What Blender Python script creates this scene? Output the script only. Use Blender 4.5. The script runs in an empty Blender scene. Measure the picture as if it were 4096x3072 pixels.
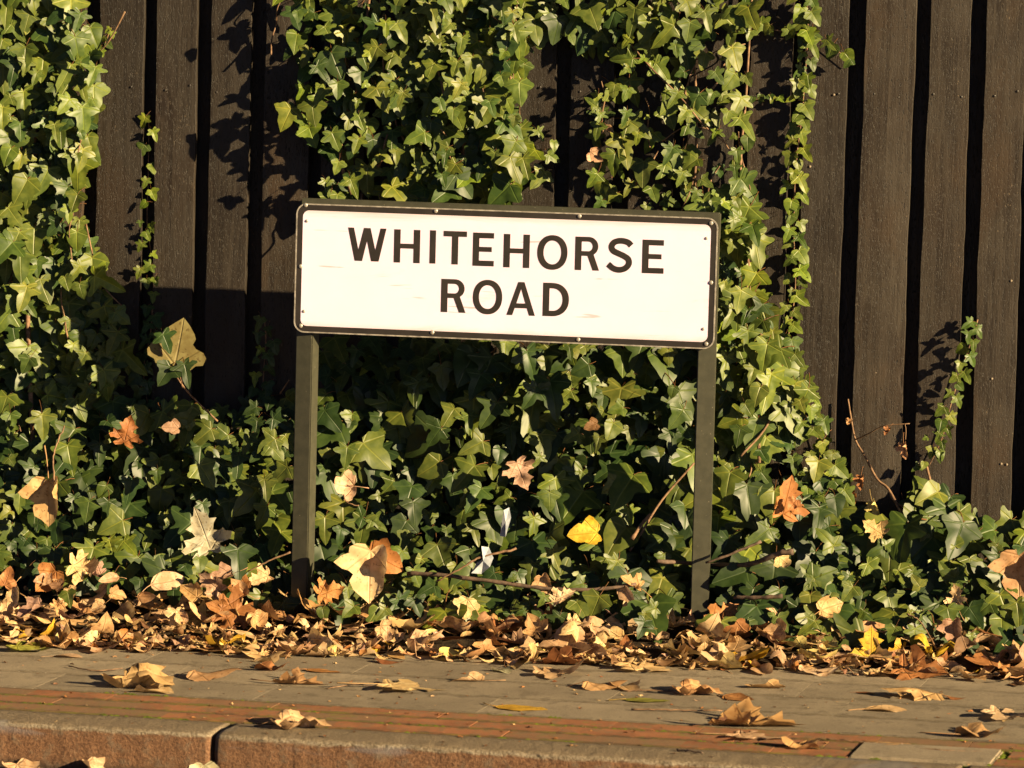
import bpy, bmesh, math, random
import numpy as np
from mathutils import Matrix, Vector

random.seed(7)
RNG = np.random.default_rng(11)
rad = math.radians
scene = bpy.context.scene
COL = scene.collection

# ------------------------------------------------------------------ camera
# World: X runs along the fence (to the right), Y away from the viewer, Z up.
# The sign's face lies in the plane Y = 0, the fence's front in Y = FY.
FPX = 16000.0                                   # focal length in pixels of a 4096 px wide picture
YAW, PITCH, ROLL = rad(10), math.atan(1328 / 16000), 0.025
FWD = np.array([-math.sin(YAW) * math.cos(PITCH), math.cos(YAW) * math.cos(PITCH), -math.sin(PITCH)])
R0 = np.array([math.cos(YAW), math.sin(YAW), 0.0])
U0 = np.cross(R0, FWD)
RGT = math.cos(ROLL) * R0 + math.sin(ROLL) * U0
UPV = -math.sin(ROLL) * R0 + math.cos(ROLL) * U0
CAM = np.array([1.95026, -10.91736, 1.62949])
cam_data = bpy.data.cameras.new("camera")
cam_data.sensor_width = 36.0
cam_data.lens = FPX / 4096 * 36.0
cam_data.clip_end = 2000
cam = bpy.data.objects.new("camera", cam_data)
COL.objects.link(cam)
cam.matrix_world = Matrix(((RGT[0], UPV[0], -FWD[0], CAM[0]), (RGT[1], UPV[1], -FWD[1], CAM[1]),
                           (RGT[2], UPV[2], -FWD[2], CAM[2]), (0, 0, 0, 1)))
cam_data.dof.use_dof = True
cam_data.dof.focus_distance = 11.25
cam_data.dof.aperture_fstop = 6.3
scene.camera = cam

# ------------------------------------------------------------------ light
SUN_AZ, SUN_EL = rad(64), rad(17)               # azimuth to the right of the fence's normal
world = bpy.data.worlds.new("World")
scene.world = world
world.use_nodes = True
wn = world.node_tree.nodes
sky = wn.new("ShaderNodeTexSky")
sky.sky_type = 'NISHITA'
sky.sun_disc = False
sky.sun_elevation = SUN_EL
sky.sun_rotation = math.pi - SUN_AZ             # towards +X, -Y
bg = wn["Background"]
sky.air_density = 0.12
sky.dust_density = 0.1
bg.inputs["Strength"].default_value = 0.05
world.node_tree.links.new(sky.outputs[0], bg.inputs[0])
sun_data = bpy.data.lights.new("sun", 'SUN')
sun_data.energy = 5.0
sun_data.angle = rad(0.5)
sun_data.color = (1.0, 0.76, 0.43)
sun = bpy.data.objects.new("sun", sun_data)
COL.objects.link(sun)
sdir = Vector((-math.sin(SUN_AZ) * math.cos(SUN_EL), math.cos(SUN_AZ) * math.cos(SUN_EL), -math.sin(SUN_EL)))
sun.rotation_euler = sdir.to_track_quat('-Z', 'Y').to_euler()
sun.location = (6, -4, 5)
scene.view_settings.view_transform = 'Standard'
scene.view_settings.look = 'None'
scene.view_settings.gamma = 1
scene.view_settings.exposure = 1.6
scene.render.engine = 'CYCLES'
scene.render.filter_size = 1.9
scene.cycles.use_adaptive_sampling = True
scene.cycles.adaptive_threshold = 0.02
scene.cycles.max_bounces = 4
scene.cycles.diffuse_bounces = 1
scene.cycles.glossy_bounces = 2
scene.cycles.transmission_bounces = 2
scene.render.resolution_x, scene.render.resolution_y = 1024, 768

# ------------------------------------------------------------------ measuring helpers
FY = 0.45
GX, GY = 0.02, 0.025                            # the street climbs to the right, the pavement falls to the kerb
def ray(x, y):
    return FWD + RGT * ((x - 2048) / FPX) - UPV * ((y - 1536) / FPX)
def onY(x, y, Y):
    v = ray(x, y)
    return CAM + v * ((Y - CAM[1]) / v[1])
K = 4096 / 2212.0
def at(x, y, Y):                                # reading of the 2212 px view, depth Y
    return onY(x * K, y * K, Y)
def base_z(X, Y):
    return GX * X + GY * Y
def soil_z(X, Y):
    return base_z(X, Y) - 0.006 + 0.11 * np.clip((Y + 0.42) / 0.8, 0, 1)
def on_ground(x, y):
    v = ray(x * K, y * K)
    n = np.array([-GX, -GY, 1.0])
    return CAM + v * (-(CAM @ n) / (v @ n))

# ------------------------------------------------------------------ object helpers
def tag(o, label=None, cat=None, group=None, kind=None):
    if label: o["label"] = label
    if cat: o["category"] = cat
    if group: o["group"] = group
    if kind: o["kind"] = kind
    return o
def empty(name, loc, label=None, cat=None, group=None):
    o = bpy.data.objects.new(name, None)
    o.empty_display_size = 0.05
    o.location = loc
    COL.objects.link(o)
    return tag(o, label, cat, group)
def wm(o):
    return o.matrix_basis if o.parent is None else wm(o.parent) @ o.matrix_basis
def obj(name, mesh, parent=None, loc=None, M=None):
    o = bpy.data.objects.new(name, mesh)
    COL.objects.link(o)
    if parent is not None:
        o.parent = parent
        if M is not None:
            o.matrix_basis = wm(parent).inverted() @ M
        elif loc is not None:
            o.matrix_basis = wm(parent).inverted() @ Matrix.Translation(loc)
        else:
            o.matrix_basis = wm(parent).inverted()
    elif M is not None:
        o.matrix_basis = M
    elif loc is not None:
        o.location = loc
    return o
def mesh_from(name, verts, faces, mat=None, smooth=False):
    me = bpy.data.meshes.new(name)
    me.from_pydata([tuple(v) for v in verts], [], faces)
    if mat: me.materials.append(mat)
    if smooth:
        me.polygons.foreach_set("use_smooth", [True] * len(me.polygons))
    me.update()
    return me
def bevel_box(name, sx, sy, sz, mat, b=0.002, seg=1):
    bm = bmesh.new()
    bmesh.ops.create_cube(bm, size=1)
    bmesh.ops.scale(bm, vec=(sx, sy, sz), verts=bm.verts)
    bmesh.ops.bevel(bm, geom=list(bm.edges), offset=b, segments=seg, affect='EDGES')
    me = bpy.data.meshes.new(name)
    bm.to_mesh(me); bm.free()
    me.materials.append(mat)
    return me
def tube(path, radii, sides=6, cap=True):
    path = [Vector(p) for p in path]
    V, F = [], []
    n = len(path)
    for i, p in enumerate(path):
        d = (path[min(i + 1, n - 1)] - path[max(i - 1, 0)]).normalized()
        a = d.cross(Vector((0, -1, 0.3)))
        if a.length < 1e-4: a = d.cross(Vector((1, 0, 0)))
        a.normalize()
        b = d.cross(a)
        r = radii[i] if hasattr(radii, '__len__') else radii
        for k in range(sides):
            t = 2 * math.pi * k / sides
            V.append(tuple(p + a * (r * math.cos(t)) + b * (r * math.sin(t))))
    for i in range(n - 1):
        for k in range(sides):
            k2 = (k + 1) % sides
            F.append((i * sides + k, i * sides + k2, (i + 1) * sides + k2, (i + 1) * sides + k))
    if cap:
        F.append(tuple(reversed(range(sides))))
        F.append(tuple((n - 1) * sides + k for k in range(sides)))
    return V, F
def spline(pts, n=6):
    P = [np.array(p, float) for p in pts]
    P = [2 * P[0] - P[1]] + P + [2 * P[-1] - P[-2]]
    out = []
    for i in range(1, len(P) - 2):
        for k in range(n):
            t = k / n
            a, b, c, d = P[i - 1], P[i], P[i + 1], P[i + 2]
            out.append(0.5 * ((2 * b) + (-a + c) * t + (2 * a - 5 * b + 4 * c - d) * t * t + (-a + 3 * b - 3 * c + d) * t ** 3))
    out.append(P[-2])
    return out

# ------------------------------------------------------------------ material helpers
class NT:
    def __init__(self, name):
        self.m = bpy.data.materials.new(name)
        self.m.use_nodes = True
        self.t = self.m.node_tree
        self.b = self.t.nodes["Principled BSDF"]
        self.out = self.t.nodes["Material Output"]
    def n(self, kind, **kw):
        nd = self.t.nodes.new("ShaderNode" + kind)
        for k, v in kw.items(): setattr(nd, k, v)
        return nd
    def set(self, sock, v):
        if hasattr(v, "links") or hasattr(v, "is_linked"): self.t.links.new(v, sock)
        else: sock.default_value = v
    def math(self, op, a, b=0.0, c=None, clamp=False):
        nd = self.n("Math", operation=op, use_clamp=clamp)
        self.set(nd.inputs[0], a); self.set(nd.inputs[1], b)
        if c is not None: self.set(nd.inputs[2], c)
        return nd.outputs[0]
    def mix(self, fac, a, b, blend='MIX'):
        nd = self.n("Mix", data_type='RGBA', blend_type=blend)
        self.set(nd.inputs[0], fac)
        self.set(nd.inputs[6], a if hasattr(a, "links") else tuple(a) + (1,) * (4 - len(a)))
        self.set(nd.inputs[7], b if hasattr(b, "links") else tuple(b) + (1,) * (4 - len(b)))
        return nd.outputs[2]
    def ramp(self, v, lo, hi, a=0.0, b=1.0):
        nd = self.n("MapRange", interpolation_type='SMOOTHSTEP')
        self.set(nd.inputs[0], v)
        for i, q in enumerate((lo, hi, a, b)): nd.inputs[i + 1].default_value = q
        return nd.outputs[0]
    def coord(self, scale=(1, 1, 1), rnd=0.0, kind="Object"):
        tc = self.n("TexCoord").outputs[kind]
        mp = self.n("Mapping")
        self.t.links.new(tc, mp.inputs[0])
        mp.inputs["Scale"].default_value = scale
        if rnd:
            oi = self.n("ObjectInfo").outputs["Random"]
            cb = self.n("CombineXYZ")
            q = self.math('MULTIPLY', oi, rnd)
            for i in range(3): self.t.links.new(q, cb.inputs[i])
            self.t.links.new(cb.outputs[0], mp.inputs["Location"])
        return mp.outputs[0]
    def noise(self, vec, scale, detail=4, rough=0.55, dist=0.0):
        nd = self.n("TexNoise")
        if vec is not None: self.t.links.new(vec, nd.inputs["Vector"])
        nd.inputs["Scale"].default_value = scale
        nd.inputs["Detail"].default_value = detail
        nd.inputs["Roughness"].default_value = rough
        nd.inputs["Distortion"].default_value = dist
        return nd.outputs[0]
    def voro(self, vec, scale, feature='F1', out="Distance"):
        nd = self.n("TexVoronoi", feature=feature)
        if vec is not None: self.t.links.new(vec, nd.inputs["Vector"])
        nd.inputs["Scale"].default_value = scale
        return nd.outputs[out]
    def bump(self, h, strength=0.5, dist=0.002, prev=None):
        nd = self.n("Bump")
        self.set(nd.inputs["Height"], h)
        nd.inputs["Strength"].default_value = strength
        nd.inputs["Distance"].default_value = dist
        if prev is not None: self.t.links.new(prev, nd.inputs["Normal"])
        return nd.outputs[0]
    def done(self, color=None, rough=None, normal=None, spec=None, metal=None):
        b = self.b
        if color is not None: self.set(b.inputs["Base Color"], color if hasattr(color, "links") else tuple(color) + (1,) * (4 - len(color)))
        if rough is not None: self.set(b.inputs["Roughness"], rough)
        if normal is not None: self.t.links.new(normal, b.inputs["Normal"])
        if spec is not None: b.inputs["Specular IOR Level"].default_value = spec
        if metal is not None: b.inputs["Metallic"].default_value = metal
        return self.m

def mat_wood():
    k = NT("stained_timber")
    v = k.coord((1, 1, 1), 40)
    oi = k.n("ObjectInfo").outputs["Random"]
    # knots push the grain aside
    kv = k.coord((5.5, 1, 2.6), 40)
    kd = k.voro(kv, 1.0)
    knot = k.ramp(kd, 0.07, 0.16, 1, 0)
    halo = k.ramp(kd, 0.10, 0.42, 1, 0)
    g = k.coord((1, 1, 0.035), 40)
    gn = k.noise(g, 95, 5, 0.6, 0.6)
    big = k.noise(k.coord((1, 1, 0.55), 40), 8, 5, 0.62)
    saw = k.noise(k.coord((0.05, 1, 1), 40), 240, 2, 0.5)
    pit = k.noise(k.coord((1, 1, 0.22), 40), 330, 3, 0.6)
    spk = k.noise(k.coord((1, 1, 0.5), 40), 190, 2, 0.5)
    wear = k.noise(v, 9, 3, 0.6)
    c = k.mix(k.ramp(gn, 0.25, 0.75), (0.020, 0.0142, 0.0092), (0.041, 0.0300, 0.0200))
    c = k.mix(k.math('MULTIPLY', k.ramp(big, 0.38, 0.68), 0.62), c, (0.060, 0.049, 0.036))
    warm = k.ramp(k.noise(k.coord((1, 1, 0.4), 40), 5, 3, 0.6), 0.52, 0.68)
    c = k.mix(k.math('MULTIPLY', warm, 0.6), c, (0.054, 0.033, 0.017))
    c = k.mix(k.math('MULTIPLY', halo, 0.45), c, (0.040, 0.026, 0.016))
    c = k.mix(k.math('MULTIPLY', knot, 0.75), c, (0.015, 0.008, 0.005))
    c = k.mix(k.math('MULTIPLY', k.ramp(pit, 0.56, 0.68), k.ramp(wear, 0.62, 0.40)), c, (0.006, 0.004, 0.003))
    chips = k.math('MULTIPLY', k.ramp(spk, 0.66, 0.73), k.ramp(wear, 0.53, 0.66))
    c = k.mix(k.math('MULTIPLY', chips, 0.8), c, (0.20, 0.15, 0.095))
    tone = k.ramp(oi, 0, 1, 0.50, 1.0)
    hs = k.n("HueSaturation"); k.t.links.new(c, hs.inputs["Color"]); k.t.links.new(tone, hs.inputs["Value"])
    h = k.math('ADD', k.math('MULTIPLY', gn, 0.55), k.math('MULTIPLY', k.noise(k.coord((1, 1, 0.3), 40), 45, 4, 0.65), 1.0))
    h = k.math('ADD', h, k.math('MULTIPLY', saw, 0.22))
    h = k.math('SUBTRACT', h, k.math('MULTIPLY', k.ramp(pit, 0.56, 0.70), 1.1))
    h = k.math('SUBTRACT', h, k.math('MULTIPLY', k.ramp(kd, 0.10, 0.13, 0, 0.5), k.ramp(kd, 0.13, 0.17, 1, 0)))
    return k.done(hs.outputs[0], k.ramp(gn, 0.3, 0.7, 0.5, 0.72), k.bump(h, 0.8, 0.0022), 0.35)

def mat_leaf(name, rays, vein_w, vein_mul, blotch, rough, trans, bump_d, stalk, spec=0.5, dry=False):
    k = NT(name)
    lp = k.n("Attribute", attribute_name="lp")
    sp = k.n("SeparateXYZ"); k.t.links.new(lp.outputs["Vector"], sp.inputs[0])
    ax = k.math('ABSOLUTE', sp.outputs[0]); y = sp.outputs[1]
    oi = k.n("ObjectInfo")
    tint = k.n("Attribute", attribute_name="tint").outputs["Color"]
    col = k.mix(1.0, oi.outputs["Color"], tint, 'MULTIPLY')
    vein = None
    for a in rays:
        dx, dy = math.sin(rad(a)), -math.cos(rad(a))
        cr = k.math('ABSOLUTE', k.math('SUBTRACT', k.math('MULTIPLY', ax, dy), k.math('MULTIPLY', y, dx)))
        al = k.math('ADD', k.math('MULTIPLY', ax, dx), k.math('MULTIPLY', y, dy))
        w = k.math('SUBTRACT', vein_w, k.math('MULTIPLY', al, vein_w * 0.6))
        m = k.math('SUBTRACT', 1.0, k.math('DIVIDE', cr, w), clamp=True)
        m = k.math('MULTIPLY', m, k.math('GREATER_THAN', al, 0.0))
        vein = m if vein is None else k.math('MAXIMUM', vein, m)
    pos = k.n("VectorMath", operation='ADD')
    k.t.links.new(lp.outputs["Vector"], pos.inputs[0])
    cb = k.n("CombineXYZ"); q = k.math('MULTIPLY', oi.outputs["Random"], 30)
    for i in range(3): k.t.links.new(q, cb.inputs[i])
    k.t.links.new(cb.outputs[0], pos.inputs[1])
    nz = k.noise(pos.outputs[0], 4.5, 2, 0.6)
    vv = vein
    c = k.mix(k.ramp(nz, 0.35, 0.7), k.mix(1.0, col, blotch, 'MULTIPLY'), col)
    if dry:
        sp2 = k.noise(pos.outputs[0], 14, 1, 0.6)
        c = k.mix(k.math('MULTIPLY', k.ramp(sp2, 0.60, 0.70), 0.7), c, k.mix(1.0, col, (0.35, 0.26, 0.2), 'MULTIPLY'))
    c = k.mix(k.math('MULTIPLY', vv, 0.85), c, k.mix(1.0, col, vein_mul, 'MULTIPLY'))
    c = k.mix(k.math('GREATER_THAN', sp.outputs[2], 0.5), c, k.mix(k.math('GREATER_THAN', sp.outputs[2], 1.5), stalk, col) if not dry else k.mix(0.55, col, stalk))
    h = k.math('MULTIPLY', vv, -1.0)
    nrm = k.bump(h, 0.6, bump_d)
    k.done(c, rough, nrm, spec)
    tr = k.n("BsdfTranslucent"); k.t.links.new(c, tr.inputs[0]); k.t.links.new(nrm, tr.inputs[1])
    mx = k.n("MixShader"); mx.inputs[0].default_value = trans
    k.t.links.new(k.b.outputs[0], mx.inputs[1]); k.t.links.new(tr.outputs[0], mx.inputs[2])
    k.t.links.new(mx.outputs[0], k.out.inputs[0])
    return k.m

def mat_paver():
    k = NT("grey_paving_stone")
    v = k.coord((1, 1, 1), 20)
    a = k.noise(v, 7, 5, 0.6); b = k.noise(v, 260, 3, 0.7); st = k.noise(v, 28, 4, 0.6)
    oi = k.n("ObjectInfo").outputs["Random"]
    c = k.mix(k.ramp(a, 0.3, 0.7), (0.200, 0.162, 0.112), (0.275, 0.225, 0.155))
    c = k.mix(k.math('MULTIPLY', k.ramp(st, 0.50, 0.70), 0.65), c, (0.125, 0.10, 0.068))
    c = k.mix(k.math('MULTIPLY', k.ramp(k.noise(v, 13, 3, 0.7), 0.56, 0.66), 0.5), c, (0.115, 0.090, 0.058))
    sp = k.n('SeparateXYZ'); k.t.links.new(k.n('TexCoord').outputs['Object'], sp.inputs[0])
    c = k.mix(k.math('MULTIPLY', k.ramp(k.math('ADD', k.math('ABSOLUTE', sp.outputs[1]), k.math('MULTIPLY', k.math('SUBTRACT', st, 0.5), 0.06)), 0.088, 0.112), 0.6), c, (0.085, 0.066, 0.042))
    c = k.mix(k.ramp(b, 0.58, 0.7), c, (0.40, 0.35, 0.27))
    c = k.mix(k.ramp(b, 0.42, 0.30), c, (0.08, 0.072, 0.058))
    hs = k.n("HueSaturation"); k.t.links.new(c, hs.inputs["Color"]); k.t.links.new(k.ramp(oi, 0, 1, 0.86, 1.12), hs.inputs["Value"])
    h = k.math('ADD', b, k.math('MULTIPLY', st, 0.7))
    return k.done(hs.outputs[0], 0.85, k.bump(h, 0.6, 0.0016), 0.25)

def mat_brick():
    k = NT("red_clay_brick")
    v = k.coord((1, 1, 1), 20)
    a = k.noise(v, 11, 5, 0.6); b = k.noise(v, 240, 3, 0.7); st = k.noise(v, 32, 4, 0.65)
    oi = k.n("ObjectInfo").outputs["Random"]
    c = k.mix(k.ramp(a, 0.3, 0.7), (0.21, 0.088, 0.042), (0.31, 0.130, 0.060))
    c = k.mix(k.math('MULTIPLY', k.ramp(oi, 0.30, 0.9), 0.85), c, (0.185, 0.115, 0.064))
    c = k.mix(k.math('MULTIPLY', k.ramp(st, 0.46, 0.64), 0.7), c, (0.175, 0.122, 0.070))
    c = k.mix(k.ramp(b, 0.60, 0.72), c, (0.36, 0.20, 0.11))
    c = k.mix(k.ramp(b, 0.40, 0.28), c, (0.09, 0.04, 0.025))
    moss = k.noise(k.coord((1, 1, 1), 20, "Object"), 17, 4, 0.65)
    c = k.mix(k.math('MULTIPLY', k.ramp(moss, 0.57, 0.68), 0.6), c, (0.16, 0.155, 0.035))
    sp = k.n("SeparateXYZ"); k.t.links.new(k.n("TexCoord").outputs["Object"], sp.inputs[0])
    rim = k.math('MULTIPLY', k.ramp(k.math('ADD', k.math('ABSOLUTE', sp.outputs[1]), k.math('MULTIPLY', k.math('SUBTRACT', st, 0.5), 0.05)), 0.026, 0.044), 0.8)
    c = k.mix(rim, c, k.mix(k.ramp(a, 0.42, 0.62), (0.070, 0.050, 0.030), (0.105, 0.105, 0.022)))
    h = k.math('ADD', b, k.math('MULTIPLY', st, 0.9))
    return k.done(c, 0.88, k.bump(h, 0.6, 0.0018), 0.2)

def mat_joint():
    k = NT("sandy_mossy_joint")
    v = k.coord()
    a = k.noise(v, 6, 4, 0.65); b = k.noise(v, 300, 3, 0.7)
    c = k.mix(k.ramp(b, 0.3, 0.7), (0.022, 0.018, 0.012), (0.075, 0.060, 0.036))
    c = k.mix(k.ramp(a, 0.50, 0.60), c, k.mix(b, (0.045, 0.065, 0.008), (0.16, 0.20, 0.02)))
    return k.done(c, 0.95, k.bump(b, 0.9, 0.003), 0.1)

def mat_kerb():
    k = NT("weathered_kerb_stone")
    tc = k.n("TexCoord").outputs["Object"]
    sp = k.n("SeparateXYZ"); k.t.links.new(tc, sp.inputs[0])
    v = k.coord((1, 1, 1), 10)
    a = k.noise(v, 8, 5, 0.65); b = k.noise(v, 150, 4, 0.75); st = k.noise(v, 30, 4, 0.6)
    grey = k.mix(k.ramp(b, 0.3, 0.7), (0.105, 0.082, 0.054), (0.225, 0.172, 0.112))
    rust = k.mix(k.ramp(b, 0.32, 0.68), (0.095, 0.047, 0.026), (0.215, 0.116, 0.062))
    rust = k.mix(k.math('MULTIPLY', k.ramp(st, 0.5, 0.7), 0.55), rust, (0.15, 0.125, 0.09))
    rust = k.mix(k.ramp(b, 0.66, 0.76), rust, (0.40, 0.29, 0.18))
    rust = k.mix(k.ramp(b, 0.34, 0.24), rust, (0.03, 0.02, 0.014))
    edge = k.math('ADD', sp.outputs[2], k.math('MULTIPLY', k.math('SUBTRACT', a, 0.5), 0.022))
    c = k.mix(k.ramp(edge, -0.017, -0.009), rust, grey)
    lip = k.math('MULTIPLY', k.ramp(edge, -0.018, -0.011), k.ramp(edge, -0.008, -0.002, 1, 0))
    c = k.mix(k.math('MULTIPLY', lip, k.ramp(b, 0.4, 0.62)), c, (0.28, 0.235, 0.17))
    bl = k.math('MULTIPLY', k.ramp(k.noise(k.coord((1, 1, 5), 10), 3.2, 3, 0.6), 0.585, 0.66), k.ramp(edge, -0.040, -0.02))
    c = k.mix(k.math('MULTIPLY', bl, 0.45), c, (0.17, 0.175, 0.19))
    foot_dark = k.ramp(k.math('ADD', sp.outputs[2], k.math('MULTIPLY', st, 0.05)), -0.085, -0.06, 0.8, 0)  # face gets darker towards its foot, with a ragged upper edge
    c = k.mix(foot_dark, c, (0.035, 0.028, 0.022))
    h = k.math('ADD', b, k.math('MULTIPLY', st, 1.0))
    return k.done(c, 0.88, k.bump(h, 0.9, 0.004), 0.25)

def mat_simple(name, c1, c2, scale, rough=0.8, bscale=None, bd=0.001, spec=0.4, chips=None, metal=0.0, bs=0.5):
    k = NT(name)
    v = k.coord((1, 1, 1), 13)
    a = k.noise(v, scale, 5, 0.6)
    c = k.mix(k.ramp(a, 0.32, 0.68), c1, c2)
    if chips:
        c = k.mix(k.ramp(k.noise(v, chips[0], 2, 0.5), chips[1], chips[1] + 0.03), c, chips[2])
    b = k.noise(v, bscale or scale * 8, 3, 0.6)
    return k.done(c, rough, k.bump(b, bs, bd), spec, metal)

def mat_white():
    k = NT("scuffed_white_sheeting")
    v = k.coord()
    a = k.noise(v, 4, 4, 0.6)
    s1 = k.noise(k.coord((0.35, 1, 2.2)), 6, 5, 0.7, 1.2)
    s2 = k.noise(k.coord((0.06, 1, 1.0)), 90, 2, 0.5)
    c = k.mix(k.ramp(a, 0.35, 0.7), (0.75, 0.62, 0.80), (0.79, 0.66, 0.84))
    c = k.mix(k.math('MULTIPLY', k.ramp(s1, 0.61, 0.72), 0.38), c, (0.60, 0.46, 0.52))
    c = k.mix(k.math('MULTIPLY', k.math('MULTIPLY', k.ramp(s2, 0.66, 0.72), k.ramp(s1, 0.46, 0.56)), 0.7), c, (0.40, 0.33, 0.33))
    sp = k.n('SeparateXYZ'); k.t.links.new(k.n('TexCoord').outputs['Object'], sp.inputs[0])
    ed = k.ramp(k.math('ADD', k.math('ABSOLUTE', sp.outputs[2]), k.math('MULTIPLY', s1, 0.05)), 0.165, 0.192)
    c = k.mix(k.math('MULTIPLY', ed, 0.5), c, (0.45, 0.40, 0.33))
    return k.done(c, 0.38, k.bump(a, 0.15, 0.002), 0.4)

M_WOOD = mat_wood()
M_IVY = mat_leaf("ivy_leaf", (0, 72, 120), 0.032, (1.75, 1.55, 1.55), (0.62, 0.70, 0.66), 0.45, 0.16, 0.0015, (0.16, 0.075, 0.03), 0.35)
M_DRY = mat_leaf("dry_leaf", (0, 50, 105), 0.032, (0.74, 0.68, 0.60), (0.72, 0.66, 0.58), 0.62, 0.22, 0.003, (0.30, 0.13, 0.05), 0.35, True)
M_PAVER, M_BRICK, M_JOINT, M_KERB, M_WHITE = mat_paver(), mat_brick(), mat_joint(), mat_kerb(), mat_white()
M_POST = mat_simple("olive_painted_steel", (0.037, 0.037, 0.023), (0.050, 0.049, 0.031), 40, 0.55, 420, 0.0004, 0.4, (120, 0.73, (0.20, 0.18, 0.13)))
M_BLACK = mat_simple("faded_black_vinyl", (0.017, 0.0135, 0.0105), (0.025, 0.020, 0.016), 18, 0.5, 300, 0.0002, 0.5)
M_RIM = mat_simple("worn_aluminium_rim", (0.16, 0.145, 0.125), (0.34, 0.31, 0.27), 55, 0.5, 300, 0.0003, 0.5)
M_RIVET = mat_simple("rivet_metal", (0.20, 0.185, 0.16), (0.30, 0.28, 0.24), 200, 0.4, 600, 0.0002, 0.6)
M_STEM = mat_simple("ivy_stem_bark", (0.10, 0.055, 0.03), (0.25, 0.15, 0.08), 60, 0.75, 240, 0.0008)
M_TWIG = mat_simple("weathered_twig_bark", (0.055, 0.036, 0.024), (0.14, 0.09, 0.06), 50, 0.8, 260, 0.001)
M_SOIL = mat_simple("dark_soil", (0.012, 0.008, 0.005), (0.05, 0.034, 0.02), 40, 0.95, 160, 0.006, 0.15, None, 0.0, 0.9)
M_ROAD = mat_simple("road_asphalt", (0.035, 0.034, 0.032), (0.07, 0.066, 0.060), 120, 0.9, 400, 0.003, 0.25)
M_GROUND = mat_simple("rough_ground", (0.05, 0.05, 0.03), (0.09, 0.085, 0.05), 3, 0.95, 30, 0.01, 0.1)
M_MOSS = mat_simple("moss", (0.06, 0.085, 0.010), (0.17, 0.22, 0.02), 60, 0.95, 300, 0.002, 0.1)
M_PAPER = mat_simple("torn_paper", (0.22, 0.25, 0.29), (0.40, 0.43, 0.47), 30, 0.7, 90, 0.001)
M_NAIL = mat_simple("nail_head", (0.16, 0.12, 0.08), (0.30, 0.24, 0.17), 90, 0.6, 200, 0.0004)

# ================================================================== the setting
def sheet(name, pts, mat):
    o = obj(name, mesh_from(name, pts, [(0, 1, 2, 3)], mat))
    o["kind"] = "structure"
    return o
sheet("ground", [(-900, -900, -0.75), (900, -900, -0.75), (900, 900, -0.75), (-900, 900, -0.75)], M_GROUND)

# pavement frame: u along the kerb, v away from the road, origin on the kerb's front top edge
PO = Vector((0, -1.57, base_z(0, -1.57)))
PU = Vector((1, -0.11, GX - GY * 0.11)).normalized()
PV = Vector((0.11, 1, GX * 0.11 + GY)); PV = (PV - PU * PV.dot(PU)).normalized()
PN = PU.cross(PV)
def pmat(u, v, h=0.0, rz=0.0):
    p = PO + PU * u + PV * v + PN * h
    M = Matrix(((PU.x, PV.x, PN.x, p.x), (PU.y, PV.y, PN.y, p.y), (PU.z, PV.z, PN.z, p.z), (0, 0, 0, 1)))
    return M @ Matrix.Rotation(rz, 4, 'Z')
def to_uv(p):
    d = Vector(p) - PO
    return d.dot(PU), d.dot(PV)
def pquad(u0, u1, v0, v1, h):
    return [tuple(PO + PU * a + PV * b + PN * h) for a, b in ((u0, v0), (u1, v0), (u1, v1), (u0, v1))]
road = sheet("road", pquad(-30, 30, -18, 0.02, -0.112), M_ROAD)

pav = empty("pavement", (0, 0, 0)); pav["kind"] = "structure"
jm = mesh_from("joint_bed", pquad(-4, 4, 0.13, 1.9, -0.0060), [(0, 1, 2, 3)], M_JOINT)
obj("joint_bed", jm, pav)

B_U0, B_L, B_W = -3.0, 0.222, 0.0955
brick_me = [bevel_box("brick", 0.2217, 0.0845, 0.06, M_BRICK, 0.0006, 1) for _ in range(1)]
cu, cv = to_uv(on_ground(3700 / K, 3020 / K))
for row in range(3):
    v = 0.150 + B_W * (row + 0.5)
    for i in range(28):
        u = B_U0 + (i + 0.5 * (row % 2) + 0.18) * B_L
        if row <= 1 and abs(u - cu) < 0.2835:
            for a_, b_ in ((u - .1106, cu - .1725), (cu + .1725, u + .1106)):   # bricks cut to meet the repair slab
                if b_ - a_ > .03:
                    obj("brick", bevel_box("cut_brick", b_ - a_, 0.0845, 0.06, M_BRICK, 0.001, 1), pav, M=pmat((a_ + b_) / 2, v, -0.0305))
            continue
        o = obj("brick", brick_me[0], pav, M=pmat(u + random.uniform(-.002, .002), v, -0.03 + random.uniform(-.0003, .0003), random.uniform(-.002, .002)))
        o.rotation_euler.rotate_axis('X', random.uniform(-.004, .004))
# one grey replacement slab let into the brick band
obj("repair_slab", bevel_box("repair_slab", 0.34, 0.18, 0.06, M_PAVER, 0.005, 2), pav, M=pmat(cu, 0.150 + B_W, -0.026, 0.01))

paver_me = bevel_box("paver", 0.5997, 0.2165, 0.06, M_PAVER, 0.0006, 1)
ju, jv = to_uv(on_ground(1907 / K, 2850 / K))
V0 = 0.150 + 3 * B_W
for row in range(6):
    for i in range(13):
        u = ju + 0.3 + (i - 7) * 0.6 + (0.0, 0.27, 0.12, 0.4, 0.2, 0)[row]
        o = obj("paver", paver_me, pav, M=pmat(u, V0 + 0.2245 * (row + 0.5) + random.uniform(-.001, .001), -0.03 + random.uniform(-.0002, .0002), random.uniform(-.0008, .0008)))
        o.rotation_euler.rotate_axis('X', random.uniform(-.002, .002))

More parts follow.
